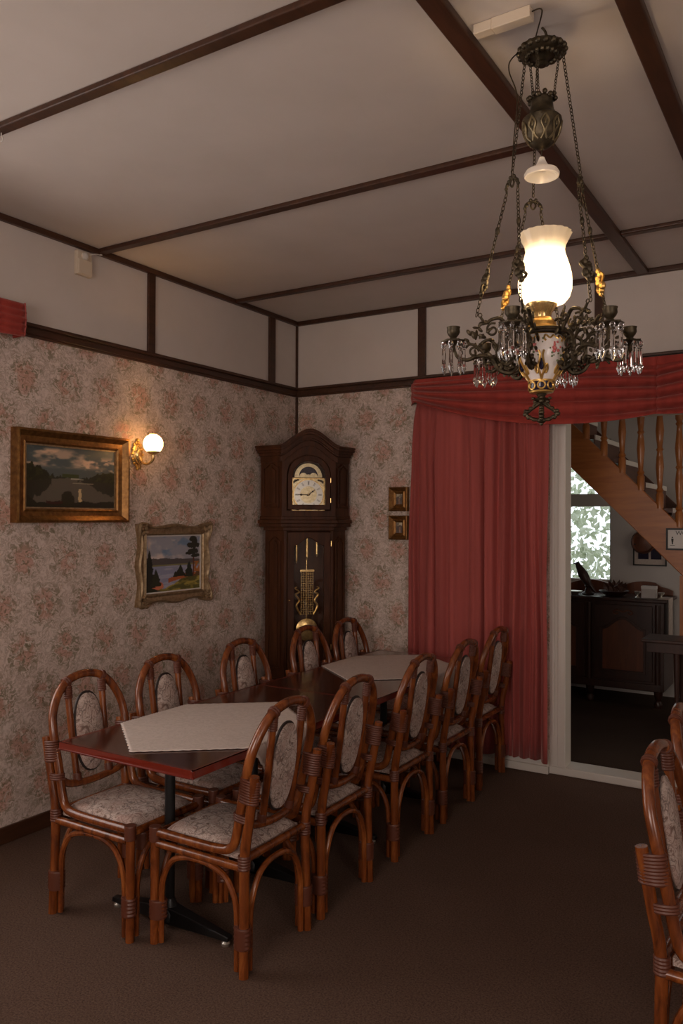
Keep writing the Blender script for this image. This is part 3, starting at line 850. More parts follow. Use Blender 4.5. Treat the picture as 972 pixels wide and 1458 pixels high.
def pine_painting(u, v):
    c = np.ones((len(u), 3))*np.array([.50, .50, .53])
    cl = fbm(u*4+7, v*5); c = lay(c, st(cl, .35, .75)*.9, (.72, .66, .63)); c = lay(c, st(fbm(u*6, v*7+9), .55, .85)*.8, (.33, .42, .52))
    c = lay(c, (v < .60-.06*u+.02*fbm(u*9, u*0))*1.0, (.27, .25, .25))
    c = lay(c, (v < .485)*1.0, (.42, .40, .27)); c = lay(c, (v < .455)*1.0, (.46, .47, .55))
    c = lay(c, (v < .455)*st(fbm(u*5, v*30), .5, .62)*.6, (.58, .57, .62))
    hill = v < .05+.25*st(u, .25, .95)+.03*fbm(u*12, u*0)
    c = lay(c, hill*1.0, (.42, .38, .17)); c = lay(c, hill*st(fbm(u*5+v*9, v*16-u*7), .5, .6)*.8, (.56, .50, .24)); c = lay(c, hill*st(fbm(u*6, v*14+5), .53, .63)*.7, (.22, .22, .09))
    c = lay(c, (np.abs(v-.20-.1*st(u, .3, .8)+.02*fbm(u*9, v*9)) < .035)*(u > .4)*1.0, (.56, .30, .17))
    c = lay(c, ((u-.22)/.10)**2+((v-.13)/.07)**2 < .6+.7*fbm(u*20, v*20), (.66, .38, .28))
    for (cx, base, top, w, col) in ((.08, .1, .74, .11, (.09, .10, .07)), (.19, .12, .42, .09, (.13, .14, .08)), (.62, .27, .47, .08, (.12, .13, .08)), (.78, .25, .52, .09, (.10, .12, .07)), (.53, .26, .36, .04, (.13, .14, .08)), (.94, .25, .38, .06, (.30, .22, .10))):
        t = np.clip((top-v)/(top-base), 0, 1)
        m = (np.abs(u-cx) < w*(t**.8)*(.7+.6*fbm(u*25, v*25)))*(v < top)*(v > base)
        c = lay(c, m*1.0, col)
    c = lay(c, (np.abs(u-.86) < .012)*(v > .25)*(v < .7)*1.0, (.32, .15, .08))
    c = lay(c, (np.abs(u-.93) < .06)*(np.abs(v-.42) < .09)*st(fbm(u*15, v*15), .4, .5), (.55, .33, .15))
    for (cx, cz, w, h) in ((.86, .90, .07, .07), (.85, .80, .11, .06), (.86, .70, .10, .05), (.80, .66, .08, .03), (.90, .62, .09, .035)):
        c = lay(c, (((u-cx)/w)**2+((v-cz)/h)**2 < .5+1.0*fbm(u*22, v*22))*1.0, (.13, .13, .09))
    c = lay(c, (v < .03+.10*st(.35-u, 0, .35))*1.0, (.12, .13, .07))
    return c
def mini_painting(seed):
    def f(u, v):
        c = np.ones((len(u), 3))*np.array([.62, .58, .48])
        c = lay(c, (v < .55+.2*fbm(u*4+seed, u*0))*1.0, (.32, .28, .26)); c = lay(c, st(fbm(u*5+seed, v*5), .45, .6)*.6, (.22, .19, .17))
        c = lay(c, (np.abs(u-.5-.1*(seed % 2)) < .12)*(v < .6)*.6, (.55, .42, .36)); return c
    return f
def moulded_frame(w, h, prof, mat, parent, name='frame', wob=None):
    """prof: list of (inset from the outer edge, proud)"""
    m = MB(); V = []; F = []
    n = len(prof)
    NS = 16
    for (ins, pr) in prof:
        hw, hh = w/2-ins, h/2-ins
        loop = []
        for (a, b) in (((-hw, -hh), (hw, -hh)), ((hw, -hh), (hw, hh)), ((hw, hh), (-hw, hh)), ((-hw, hh), (-hw, -hh))):
            for k in range(NS):
                t = k/NS; x = a[0]+(b[0]-a[0])*t; z = a[1]+(b[1]-a[1])*t
                if wob and ins < .03:
                    q = wob(t); ex = x/hw if abs(abs(x)-hw) < 1e-6 else 0; ez = z/hh if abs(abs(z)-hh) < 1e-6 else 0
                    x += ex*q; z += ez*q
                loop.append((x, -pr, z))
        V += loop
    c = NS*4
    for i in range(n-1):
        for k in range(c):
            l = (k+1) % c
            F.append((i*c+k, i*c+l, (i+1)*c+l, (i+1)*c+k))
    m.add(V, F)
    return m.build(name, mat, parent, 30)
def picture(name, label, loc, rz, w, h, fw_, prof, mat, fn, res, group=None, wob=None, corners=False, slip=None, tilt=0):
    t = thing(name, label, 'painting', loc, rz, group)
    t.rotation_euler = (tilt, 0, rz)
    fr = moulded_frame(w, h, prof, mat, t, 'frame', wob)
    canvas_obj('canvas', fn, res[0], res[1], w-2*fw_+.006, h-2*fw_+.006, t, -.012)
    if slip:
        hw, hh = w/2-fw_, h/2-fw_
        MB().frame_xz([(-hw-.003, -hh-.003), (hw+.003, -hh-.003), (hw+.003, hh+.003), (-hw-.003, hh+.003)], [(-hw+.008, -hh+.008), (hw-.008, -hh+.008), (hw-.008, hh-.008), (-hw+.008, hh-.008)], -.017, -.010).build('inner_slip', slip, t, 0)
    if corners:
        for sx in (-1, 1):
            for sz in (-1, 1):
                m = MB()
                for k in range(16):
                    a = random.uniform(-.028, .035); b = random.uniform(-.028, .035)
                    m.ball((sx*(w/2-.025-a), -.036-random.uniform(0, .012), sz*(h/2-.025-b)), random.uniform(.007, .014), 7, 5, (1, .7, 1))
                m.tube([(sx*(w/2-.11), -.03, sz*(h/2-.012)), (sx*(w/2-.05), -.042, sz*(h/2-.002)), (sx*(w/2-.005), -.045, sz*(h/2-.005)), (sx*(w/2-.002), -.042, sz*(h/2-.05)), (sx*(w/2-.012), -.03, sz*(h/2-.11))], [.004, .009, .012, .009, .004], 8, 4)
                m.build('corner_ornament', mat, t)
    bk = MB().box((-w/2+.02, -.008, -h/2+.02), (w/2-.02, 0, h/2-.02)).build('backing', M['piping'], t, 0)
    return t
# frames hang on the left wall: local -y looks into the room (+x)
picture('landscape_painting', 'large dark lake landscape in a deep bronze-gilt frame beside the wall lamp', (XL, 2.886, 1.807), PI/2, .738, .474, .072,
        [(0, 0), (0, .052), (.012, .056), (.020, .048), (.036, .030), (.056, .026), (.064, .030), (.072, .022), (.072, .008)], M['framegold'], lake_painting, (150, 96), None, None, False, M['framepale'])
picture('landscape_painting', 'pine tree and lake landscape in an ornate pale carved frame below the wall lamp', (XL, 3.658, 1.318), PI/2, .625, .487, .070,
        [(0, 0), (0, .034), (.010, .042), (.03, .030), (.048, .026), (.062, .034), (.070, .026), (.070, .008)], M['framepale'], pine_painting, (130, 110), None, lambda t: -.010+.012*math.cos(4*PI*t)*.8, True, M['white'])
for z, lab, sd in ((1.731, 'tiny picture in a deep gilt frame, upper one of two beside the red curtain', 2), (1.533, 'tiny picture in a deep gilt frame, lower one of two beside the red curtain', 5)):
    picture('miniature_painting', lab, (-2.588, YB, z), 0, .145, .168, .048, [(0, 0), (0, .035), (.006, .040), (.012, .034), (.026, .020), (.034, .024), (.048, .014), (.048, .008)], M['gilt'] if 0 else M['framegold'], mini_painting(sd), (24, 30), 'miniatures by the curtain')

# ------------------------------------------------------------------ wall lamp
gp = at_x(218, 632, XL+.135)
WLY = gp.y
wl = thing('wall_lamp', 'brass wall lamp with a round lit opal globe on the wallpaper', 'lamp', (XL, WLY, 0))
zb = gp.z-.055
MB().lathe([(0, 0), (.05, .002), (.055, .008), (.045, .014), (.03, .018), (.022, .028), (0, .03)], 24, (0, 0, zb), Matrix.Rotation(PI/2, 4, 'Y') @ Matrix.Diagonal((1.35, .8, 1, 1))).build('backplate', M['brass'], wl)
m = MB()
for k in range(14):
    a = k*2*PI/14
    m.ball((.010, .040*math.cos(a), zb+.070*math.sin(a)), .009, 7, 5, (.8, 1, 1))
for q in (-1, 1):
    m.tube([(.014, 0, zb+.055), (.016, q*.02, zb+.035), (.018, q*.012, zb+.01), (.016, q*.026, zb-.02), (.014, q*.006, zb-.05)], .0045, 7, 4)
m.ball((.01, 0, zb+.082), .012, 8, 6); m.ball((.01, 0, zb-.084), .011, 8, 6)
m.build('backplate_relief', M['gilt'], wl)
m = MB().tube([(.02, 0, zb-.01), (.05, 0, zb-.05), (.09, 0, zb-.06), (.13, 0, zb-.04), (.135, 0, zb-.005)], [.008, .008, .007, .008, .010], 10, 5)
m.tube([(.02, 0, zb-.05), (.035, 0, zb-.075), (.015, 0, zb-.085), (.012, 0, zb-.065)], .006, 8, 4)
m.build('arm', M['brass'], wl)
MB().lathe([(.008, zb-.01), (.02, zb-.004), (.034, zb+.004), (.036, zb+.012), (.02, zb+.012)], 20, (.135, 0, 0)).build('gallery', M['brass'], wl)
R_ = .056
MB().lathe_open([(R_*math.sin(a)+.0001, gp.z-R_*math.cos(a)) for a in np.linspace(.5, 2.75, 20)]+[(R_*.42, gp.z+R_*1.02)], 28, (.135, 0, 0)).build('globe', M['milk'], wl)
def bulb(name, loc, power, col, r, parent):
    l = bpy.data.lights.new(name, 'POINT'); l.energy = power; l.color = col; l.shadow_soft_size = r
    o = bpy.data.objects.new(name, l); COL.objects.link(o); o.location = loc; o.parent = parent; return o
bulb('lamp_bulb', (.135, 0, gp.z), 4.8, (1, .58, .24), .02, wl)

# ------------------------------------------------------------------ chandelier
CX, CY = -.749, 2.357
ch = thing('chandelier', 'antique bronze hanging oil lamp with lit opal shade, porcelain font and crystal drops', 'chandelier', (CX, CY, 0), YAW*-1)
# local x is the camera's right at the lamp (rotation by -yaw keeps angles readable), y away
ch.rotation_euler = (0, 0, -YAW-.2426)
BZ = M['bronze']
m = MB().lathe([(.012, 2.958), (.02, 2.965), (.012, 2.975), (.03, 2.985), (.06, 2.99), (.07, 3.0), (.068, 3.012), (.05, 3.016), (.02, 3.02), (.01, 3.03)], 24)
for k in range(18):
    a = k*2*PI/18
    m.ball((.066*math.cos(a), .066*math.sin(a), 3.003), .0105, 7, 5); m.ball((.045*math.cos(a+.2), .045*math.sin(a+.2), 2.988), .009, 6, 5)
m.tube([(0, 0, 3.02), (.012, 0, 3.04), (.01, 0, 3.06), (0, 0, 3.075)], .004, 8, 4)
m.build('ceiling_canopy', BZ, ch)
def chain_mb(a, b, link=.013, w=.0042, th=.0012):
    a = Vector(a); b = Vector(b); d = b-a; L = d.length; n = max(2, int(L/(link*.78))); ax = d.normalized()
    s0 = ax.orthogonal().normalized(); s1 = ax.cross(s0); m = MB()
    for k in range(n):
        c = a+d*((k+.5)/n); s = s0 if k % 2 else s1
        pts = [c+ax*(link/2*math.cos(t))+s*(w*math.sin(t)) for t in np.linspace(0, 2*PI, 9)[:-1]]
        m.tube(pts, th, 5, 1, True, True, False)
    return m
def pol(r, deg, z): return (r*math.cos(math.radians(deg)), r*math.sin(math.radians(deg)), z)
ARMS = (13, -47, -107, -167, 133, 73)
FORK = (-137, -17, 103)
for fdeg in FORK:
    chain_mb(pol(.062, fdeg, 2.985), pol(.115, fdeg, 2.61), .014, .0045, .0014).build('chain', BZ, ch)
    chain_mb(pol(.05, fdeg+30, 2.98), pol(.035, fdeg+30, 2.865), .011, .004, .0013).build('chain', BZ, ch)
    # fork bracket
    m = MB()
    e1 = Vector(pol(.118, fdeg-11, 2.565)); e2 = Vector(pol(.118, fdeg+11, 2.565)); top = Vector(pol(.115, fdeg, 2.605))
    dv = (e2-e1).normalized()
    e1 = top+Vector((0, 0, -.045))-dv*.024; e2 = top+Vector((0, 0, -.045))+dv*.024
    m.tube([e1, e1+Vector((0, 0, .025)), top-Vector((0, 0, .008)), e2+Vector((0, 0, .025)), e2], .0035, 7, 5)
    for q in (-1, 1):
        for k in range(4): m.ball(top+dv*q*(.008+.006*k)+Vector((0, 0, -.004-.009*k)), .0055, 6, 5)
    m.tube([top-Vector((0, 0, .01)), top-dv*.008-Vector((0, 0, .022)), top-Vector((0, 0, .034)), top+dv*.008-Vector((0, 0, .022))], .0028, 6, 4, True)
    m.build('fork_bracket', BZ, ch)
    for e, adeg in ((e1, fdeg-30), (e2, fdeg+30)):
        A = min(ARMS, key=lambda q: abs((q-adeg+180) % 360-180))
        end = Vector(pol(.195, A, 2.205))
        chain_mb(e, end, .016, .0048, .0015).build('chain', BZ, ch)
        p = e+(end-e)*.72; ax = (end-e).normalized(); sd = ax.cross(Vector((0, 0, 1))).normalized()
        m = MB()
        for k in range(7):
            q = p+ax*(k-3)*.011+sd*(.006*math.sin(k*1.9)); m.ball(q, .0125-.0016*abs(k-3), 7, 5, (1, 1, 1.2))
        m.tube([p-ax*.03, p-ax*.018+sd*.018, p+sd*.004, p+ax*.018-sd*.018, p+ax*.04], .0045, 6, 4)
        m.build('chain_ornament', M['gilt'] if A in (13, 133) else BZ, ch)
        p2 = e+(end-e)*.3
        MB().ball(p2, .007, 7, 5, (1, 1, 1.8)).build('chain_ornament', BZ, ch)
# counterweight
prof = [(.004, 2.706), (.020, 2.712), (.034, 2.724), (.046, 2.744), (.054, 2.768), (.058, 2.788), (.058, 2.797), (.052, 2.803), (.042, 2.810), (.035, 2.826), (.032, 2.846), (.034, 2.852), (.030, 2.862), (.01, 2.868)]
cwt = MB().lathe(prof, 30, wob=lambda a, i: (.035*math.cos(a*9) if 1 < i < 6 else (.012*math.cos(a*18) if 8 < i < 11 else 0)))
cwt.build('counterweight', BZ, ch)
m = MB()
for k in range(14):
    a = k*2*PI/14; m.ball((.039*math.cos(a), .039*math.sin(a), 2.858+(.006 if k % 2 else 0)), .0078, 7, 5)
m.build('counterweight_crown', BZ, ch)
m = MB()
for k in range(9):
    a = k*2*PI/9
    m.tube([(.058*math.cos(a), .058*math.sin(a), 2.788), (.056*math.cos(a+.2), .056*math.sin(a+.2), 2.768), (.047*math.cos(a+.02), .047*math.sin(a+.02), 2.744), (.036*math.cos(a+.25), .036*math.sin(a+.25), 2.726)], .0036, 6, 4)
    m.tube([(.058*math.cos(a), .058*math.sin(a), 2.786), (.056*math.cos(a-.2), .056*math.sin(a-.2), 2.768), (.047*math.cos(a-.02), .047*math.sin(a-.02), 2.744), (.036*math.cos(a-.25), .036*math.sin(a-.25), 2.726)], .0036, 6, 4)
    m.ball((.055*math.cos(a), .055*math.sin(a), 2.768), .007, 7, 5, (.6, .6, 1.4))
m.build('counterweight_relief', M['relief'], ch)
MB().tube([(0, 0, 2.71), (0, 0, 2.68)], .002, 6).build('bell_wire', BZ, ch)
MB().lathe_open([(.008, 2.683), (.012, 2.672), (.018, 2.660), (.030, 2.650), (.047, 2.643), (.052, 2.634), (.051, 2.626), (.047, 2.624), (.03, 2.636), (.012, 2.645)], 36).build('smoke_bell', M['milkbell'], ch)
# shade
sp = [(.040, 2.238), (.059, 2.246), (.072, 2.262), (.078, 2.283), (.079, 2.305), (.077, 2.328), (.072, 2.350), (.065, 2.372), (.059, 2.390), (.0575, 2.402), (.060, 2.415), (.067, 2.430), (.073, 2.442), (.077, 2.452)]
MB().lathe_open(sp, 64, wob=lambda a, i: (.03*math.cos(a*20)*max(0, (i-9))/4 if i > 9 else 0)).build('glass_shade', M['milk'], ch).location = (.010, 0, 0)
bulb('lamp_bulb', (.01, 0, 2.305), 2.6, (1, .74, .44), .02, ch)
# burner and font
MB().lathe([(.046, 2.243), (.046, 2.238), (.040, 2.23), (.036, 2.222), (.030, 2.214), (.028, 2.20), (.034, 2.195)], 28).build('burner_gallery', M['brass'], ch)
MB().lathe([(.030, 2.20), (.040, 2.19), (.044, 2.182), (.044, 2.174), (.05, 2.17), (.066, 2.164), (.066, 2.156), (.05, 2.152), (.04, 2.14)], 28).build('burner_collar', M['gilt'], ch)
m = MB().lathe([(.05, 2.160), (.088, 2.157), (.090, 2.150), (.086, 2.146), (.05, 2.148)], 32)
m.build('rim_band', BZ, ch)
ft = MB().lathe([(.05, 2.145), (.062, 2.142), (.072, 2.125), (.076, 2.10), (.073, 2.075), (.062, 2.047), (.046, 2.022), (.034, 2.008)], 36).build('font', M['porcelain'], ch)
random.seed(11)
def on_font(a, z):
    zs = [2.145, 2.142, 2.125, 2.10, 2.075, 2.047, 2.022, 2.008]; rs = [.05, .062, .072, .076, .073, .062, .046, .034]
    r = float(np.interp(z, zs[::-1], rs[::-1]))
    return Vector((r*math.cos(a), r*math.sin(a), z)), Vector((math.cos(a), math.sin(a), 0))
for a0 in (-1.85, -.95, .3, 1.6, 2.9):
    m = MB(); m2 = MB()
    for k in range(9):
        p, n = on_font(a0+random.uniform(-.16, .16), 2.105+random.uniform(-.02, .018)); m.ball(p, random.uniform(.005, .010), 7, 5, (.6, .6, .6))
    for k in range(9):
        p, n = on_font(a0+random.uniform(-.35, .35), 2.09+random.uniform(-.035, .035)); m2.ball(p, random.uniform(.003, .005), 6, 4, (.8, .8, .8))
    m.build('painted_rose', M['pinkrose'], ft); m2.build('painted_leaf', M['greenenamel'], ft)
m = MB()
for k in range(6):
    a0 = -PI/2+k*PI/3
    for s in (-1, 1):
        pts = []
        for (da, z) in ((0, 2.012), (.10, 2.03), (.22, 2.052), (.30, 2.04), (.22, 2.028), (.12, 2.05), (.05, 2.075), (.10, 2.09)):
            p, n = on_font(a0+s*da, z); pts.append(p+n*.002)
        m.tube(pts, .0032, 6, 4)
    for s in (-1, 1):
        pts = [on_font(a0+PI/6+s*da, z)[0] for da, z in ((0, 2.136), (.18, 2.126), (.34, 2.136), (.42, 2.124), (.34, 2.118))]
        m.tube(pts, .003, 6, 4)
m.build('gilt_scrollwork', M['gilt'], ch)
m = MB()
for k in range(6):
    a0 = -PI/2+k*PI/3
    p, n = on_font(a0, 2.04); q, _ = on_font(a0, 2.07)
    m.ball((p+q)/2*1.0, .013, 8, 6, (.6, .6, 1.6))
m.build('font_cartouche', M['blueenamel'], ft)
m = MB().lathe([(.034, 2.012), (.038, 2.006), (.036, 1.998), (.037, 1.988), (.032, 1.980), (.014, 1.976)], 28)
m.build('font_base', M['blueenamel'], ch)
m = MB()
for k in range(8):
    a = -PI/2+k*PI/4
    c = Vector((.0365*math.cos(a), .0365*math.sin(a), 1.995)); tg = Vector((-math.sin(a), math.cos(a), 0))
    m.tube([c+tg*(.011*math.cos(t))+Vector((0, 0, .011*math.sin(t))) for t in np.linspace(0, 2*PI, 11)[:-1]], .0028, 6, 1, True, True, False)
m.lathe([(.030, 2.016), (.040, 2.012), (.040, 2.007), (.032, 2.006)], 28).lathe([(.03, 1.983), (.036, 1.981), (.034, 1.976), (.02, 1.974)], 28)
m.build('base_gilding', M['gilt'], ch)
# pendant finial: open rhombic scroll
m = MB().lathe([(.006, 1.978), (.016, 1.972), (.010, 1.964), (.022, 1.957), (.010, 1.950), (.006, 1.945)], 16)
for s in (-1, 1):
    m.tube([(0, 0, 1.948), (s*.018, 0, 1.944), (s*.024, 0, 1.934), (s*.018, 0, 1.932)], .0035, 7, 4)
    m.tube([(s*.004, 0, 1.945), (s*.028, 0, 1.928), (s*.044, 0, 1.916), (s*.036, 0, 1.904), (s*.012, 0, 1.896), (0, 0, 1.90)], .005, 7, 4)
    for (x, z) in ((.046, 1.922), (.048, 1.912), (.038, 1.902), (.020, 1.896)): m.ball((s*x, 0, z), .006, 6, 5)
    m.tube([(0, s*.004, 1.945), (0, s*.026, 1.926), (0, s*.036, 1.914), (0, s*.012, 1.896)], .004, 7, 4)
for k in range(4):
    a = k*PI/2
    for (r_, z_, q_) in ((.030, 1.930, .0075), (.040, 1.921, .008), (.046, 1.913, .0085), (.036, 1.904, .008), (.022, 1.897, .0075), (.018, 1.950, .007), (.024, 1.960, .006)):
        m.ball((r_*math.cos(a), r_*.8*math.sin(a), z_), q_, 7, 5, (1.1, .8, .8))
m.ball((0, 0, 1.894), .012, 8, 6, (1.2, 1, .8)); m.ball((0, 0, 1.884), .006, 7, 5)
m.build('finial', BZ, ch)
# arms
def spiral(c, r0_, turns, s=1, a0=0, n=14):
    return [(c[0]+r0_*(1-k/n*.8)*math.cos(a0+s*turns*2*PI*k/n), 0, c[1]+r0_*(1-k/n*.8)*math.sin(a0+s*turns*2*PI*k/n)) for k in range(n+1)]
def arm_mb():
    random.seed(21)
    m = MB(); T = lambda p, r, sub=3: m.tube(p, r, 6, sub)
    # lower S rod from the font out to the cup
    T([(.078, 0, 2.055), (.10, 0, 2.035), (.135, 0, 2.045), (.16, 0, 2.08), (.195, 0, 2.088), (.235, 0, 2.075), (.265, 0, 2.082), (.278, 0, 2.105)], [.006, .0065, .0065, .0065, .0065, .006, .0055, .005])
    # upper bracket up to the chain eye
    T([(.088, 0, 2.150), (.11, 0, 2.175), (.13, 0, 2.20), (.16, 0, 2.196), (.178, 0, 2.185), (.195, 0, 2.205)], [.006, .006, .006, .005, .005, .004])
    T([(.088, 0, 2.15), (.12, 0, 2.14), (.14, 0, 2.11), (.135, 0, 2.075), (.11, 0, 2.06), (.095, 0, 2.075)], [.006]*6)
    T([(.14, 0, 2.115), (.165, 0, 2.135), (.19, 0, 2.125), (.195, 0, 2.105), (.18, 0, 2.10)], [.005, .005, .005, .004, .004])
    T([(.18, 0, 2.09), (.205, 0, 2.115), (.228, 0, 2.122), (.24, 0, 2.110)], [.004, .0045, .004, .003])
    for c, r_, tn_, s_, a in (((.12, 2.105), .022, 1.3, 1, 0), ((.155, 2.165), .022, 1.3, -1, 2), ((.115, 2.045), .018, 1.2, 1, 1), ((.215, 2.098), .017, 1.2, -1, 3), ((.10, 2.185), .016, 1.2, 1, 2)):
        T(spiral(c, r_, tn_, s_, a), .0036, 2)
    # leafy sprays
    for k in range(54):
        x = random.uniform(.085, .235); lim = (2.03+.25*(x-.08), 2.21-.55*max(0, x-.15))
        z = random.uniform(*lim)
        Mx = Matrix.Rotation(random.uniform(0, 3.1), 3, 'Y') @ Matrix.Rotation(random.uniform(-.6, .6), 3, 'X')
        m.ball((x, random.uniform(-.022, .022), z), random.uniform(.0055, .0095), 6, 4, (1.5, .5, .75), Mx)
    m.tube([(.195+.006*math.cos(t), 0, 2.209+.006*math.sin(t)) for t in np.linspace(0, 2*PI, 9)[:-1]], .002, 5, 1, True, True, False)
    return m
def drop_mb(x, y, z):
    m = MB()
    m.ball((x, y, z-.011), .0095, 8, 4, (1, .7, 1))
    m.lathe([(.0, z-.021), (.0055, z-.025), (.0062, z-.070), (.0095, z-.078), (.0015, z-.098)], 6, (x, y, 0))
    return m
arm0 = arm_mb().build('arm', BZ, ch)
MB().lathe([(.004, 2.098), (.008, 2.105), (.006, 2.115), (.010, 2.122), (.034, 2.128), (.036, 2.132), (.016, 2.134), (.010, 2.142), (.017, 2.15), (.021, 2.158), (.020, 2.168), (.022, 2.173), (.016, 2.173), (.014, 2.162)], 20, (.28, 0, 0), wob=lambda a, i: .12*math.cos(a*7) if i in (4, 5) else 0).build('candle_cup', BZ, arm0)
for k in range(7):
    a = 2*PI*k/7+.3
    drop_mb(.28+.033*math.cos(a), .033*math.sin(a), 2.13).build('crystal_drop', M['crystal'], arm0, 12)
for k, A in enumerate(ARMS):
    o = arm0 if k == 0 else copy_tree(arm0, ch)
    o.rotation_euler = (0, 0, math.radians(A)); o.scale = (.94, 1, 1)
MB().tube([(0, 0, 3.04), (-.03, 0, 3.03), (-.085, -.02, 2.985), (-.095, -.05, 2.93), pol(.10, -135, 2.84), pol(.108, -137, 2.72), pol(.116, -138, 2.60)], .002, 6, 6).build('power_lead', BZ, ch)
# power lead down to the lamp and trunking on the ceiling
pl = at_z(767, 22, ZC)
tr = thing('cable_trunking', 'cream plastic cable trunking on the ceiling between beam and hanging lamp', 'trunking', (0, 0, 0))
d0 = at_z(676, 53, ZC-.03); d1 = at_z(757, 25, ZC-.03)
ax = (d1-d0); ax.z = 0; L = ax.length; an = math.atan2(ax.y, ax.x)
Mx = Matrix.Translation((d0.x, d0.y, 0)) @ Matrix.Rotation(an, 4, 'Z')
MB().box((.0, -.016, ZC-.03), (L*.33, .018, ZC), Mx).build('lower_run', M['plastic'], tr, 0, .003)
MB().box((L*.33, -.018, ZC-.033), (L, .02, ZC), Mx).build('upper_run', M['plastic'], tr, 0, .003)
cab = MB().tube([Mx @ Vector((L, 0, ZC-.012)), Mx @ Vector((L+.03, .0, ZC-.02)), (CX-.02, CY, ZC-.03), (CX, CY, ZC-.035)], .0022, 6, 6)
cab.build('cable', M['bronze'], tr)

# ------------------------------------------------------------------ detector on the frieze
det = thing('motion_detector', 'small cream motion detector on the white frieze under the ceiling', 'detector', (XL, 2.947, 0))
MB().box((0, -.05, 2.90), (.028, .05, 3.03)).build('housing', M['plastic'], det, 0, .006)
MB().box((.026, -.046, 2.905), (.036, .046, 2.985)).build('cover', M['plastic'], det, 0, .004)
MB().lathe([(0, 0), (.022, 0), (.020, .010), (.012, .016), (0, .018)], 18, (.028, 0, 3.004), Matrix.Rotation(PI/2, 4, 'Y')).build('lens', M['white'], det)
MB().tube([(.03, .03, 3.02), (.045, .06, 3.03), (.045, .10, 3.035), (.03, .11, 3.045), (.02, .09, 3.044)], .0025, 6, 5).build('cable', M['white'], det)

# ------------------------------------------------------------------ curtains and pelmets
FOLDS = [(-2.47, .03, .05), (-2.36, .022, .035), (-2.19, .02, .03), (-2.07, .018, .03), (-1.90, .016, .022), (-1.83, .034, .03), (-1.755, .036, .026), (-1.69, .03, .026), (-1.62, .034, .028), (-1.565, .026, .022)]
def pleat(x, z, seed=0):
    d = 0
    for (c, a, w) in FOLDS:
        q = (x-c-.008*math.sin(z*1.1+c*9))/w
        d += 1.5*a*math.exp(-q*q)
    for (c, w) in ((-2.42, .013), (-2.28, .010), (-1.945, .010), (-1.865, .014), (-1.79, .012), (-1.722, .013), (-1.655, .012), (-1.59, .013)):
        q = (x-c-.010*math.sin(z*.9+c*7))/w
        d += .045*math.exp(-q*q)
    return d-.035+.005*math.sin(x*70)+.004*math.sin(x*120+z)
def curtain(u, v):
    z = .085+v*2.35
    x0 = -2.505+.04*v+.042*min(1, max(0, (z-2.2)/.16)); x1 = -1.512-.006*(1-v)
    x = x0+(x1-x0)*u
    k = 1-.35*v
    return (x+.006*math.sin(z*3+x*20), min(4.967, max(4.893 if z > 2.05 else 4.86, 4.918+pleat(x, z)*k+.004*math.sin(z*7+x*15))), z)
cu = thing('door_curtain', 'long pleated dusty red velvet curtain hanging beside the hall doorway', 'curtain')
MB().grid(curtain, 260, 14).build('drape', M['velvet'], cu, 180, 0, .004)
MB().tube([(-2.40, 4.935, 2.44), (-.1, 4.935, 2.44)], .012, 10).build('curtain_rod', M['white'], cu)
def swag(xa, xb, za, zb, sag, y, nf=5.5, flip=False):
    def fn(u, v):
        x = xa+(xb-xa)*u
        ztop = 2.530
        zbot = za+(zb-za)*u-sag*4*u*(1-u)
        t = v
        gather = 4*u*(1-u)
        tt = t**(1.0+.9*gather**.6)
        w = .30+.70*t
        z = ztop+(zbot-ztop)*(.18*t+.82*(t**(1+.55*gather)))
        f = 2*abs(math.sin(PI*nf*t**.9))**.6-1
        yy = y-(.034*f*st1(t, .1, .3)*(1-.3*gather)+.022*gather*math.sin(PI*min(1, t*1.05)))
        return (x, yy, z)
    return fn
def st1(x, a, b): t = min(1, max(0, (x-a)/(b-a))); return t*t*(3-2*t)
pe = thing('curtain_pelmet', 'swagged deep red velvet pelmet over the curtain and hall doorway', 'pelmet')
MB().grid(swag(-2.41, -.868, 2.382, 2.198, .10, 4.85), 70, 110).build('swag', M['velvet2'], pe, 180, 0, .004)
MB().grid(swag(-.868, .10, 2.198, 2.36, .06, 4.85), 50, 110).build('swag', M['velvet2'], pe, 180, 0, .004)
def pret(u, v):
    a = Vector((-2.41, 4.85, 0)); b = Vector((-2.50, YB-.002, 0)); p = a+(b-a)*u
    return (p.x-.008*math.sin(PI*u)+.006*math.sin(v*14)*.5, p.y, 2.382+(2.53-2.382)*v-.004)
MB().grid(pret, 10, 12).build('return', M['velvet2'], pe, 180, 0, .004)
MB().box((-2.47, 4.87, 2.515), (.10, YB-.001, 2.53)).build('pelmet_board', M['trim'], pe, 0)
# pelmet of the left window, its end shows at the picture's left
pl2 = thing('window_pelmet', 'end of a gathered deep red window pelmet on the papered wall', 'pelmet')
def lp(u, v):
    y = .5+u*2.02
    return (XL+.10+.006*math.sin(v*30+math.sin(y*2))+.010*math.sin(v*PI), y, 2.64-v*(.16+.03*math.sin(PI*min(1, max(0, (2.48-y)*.6)))))
MB().grid(lp, 60, 40).build('gathered_front', M['velvet2'], pl2, 180, 0, .004)
def lr(u, v): return (XL+.10-u*.097+.004*math.sin(v*5), 2.52+.012*math.sin(PI*u)*1.0+.006*v, 2.645-v*.15-.01*u)
MB().grid(lr, 10, 12).build('return', M['velvet2'], pl2, 180, 0, .004)
MB().tube([(XL+.108, 2.515, 2.64), (XL+.114, 2.515, 2.56), (XL+.106, 2.515, 2.485)], .004, 6).build('piping', M['velvet'], pl2)
MB().box((XL+.001, .5, 2.62), (XL+.095, 2.47, 2.635)).build('pelmet_board', M['trim'], pl2, 0)

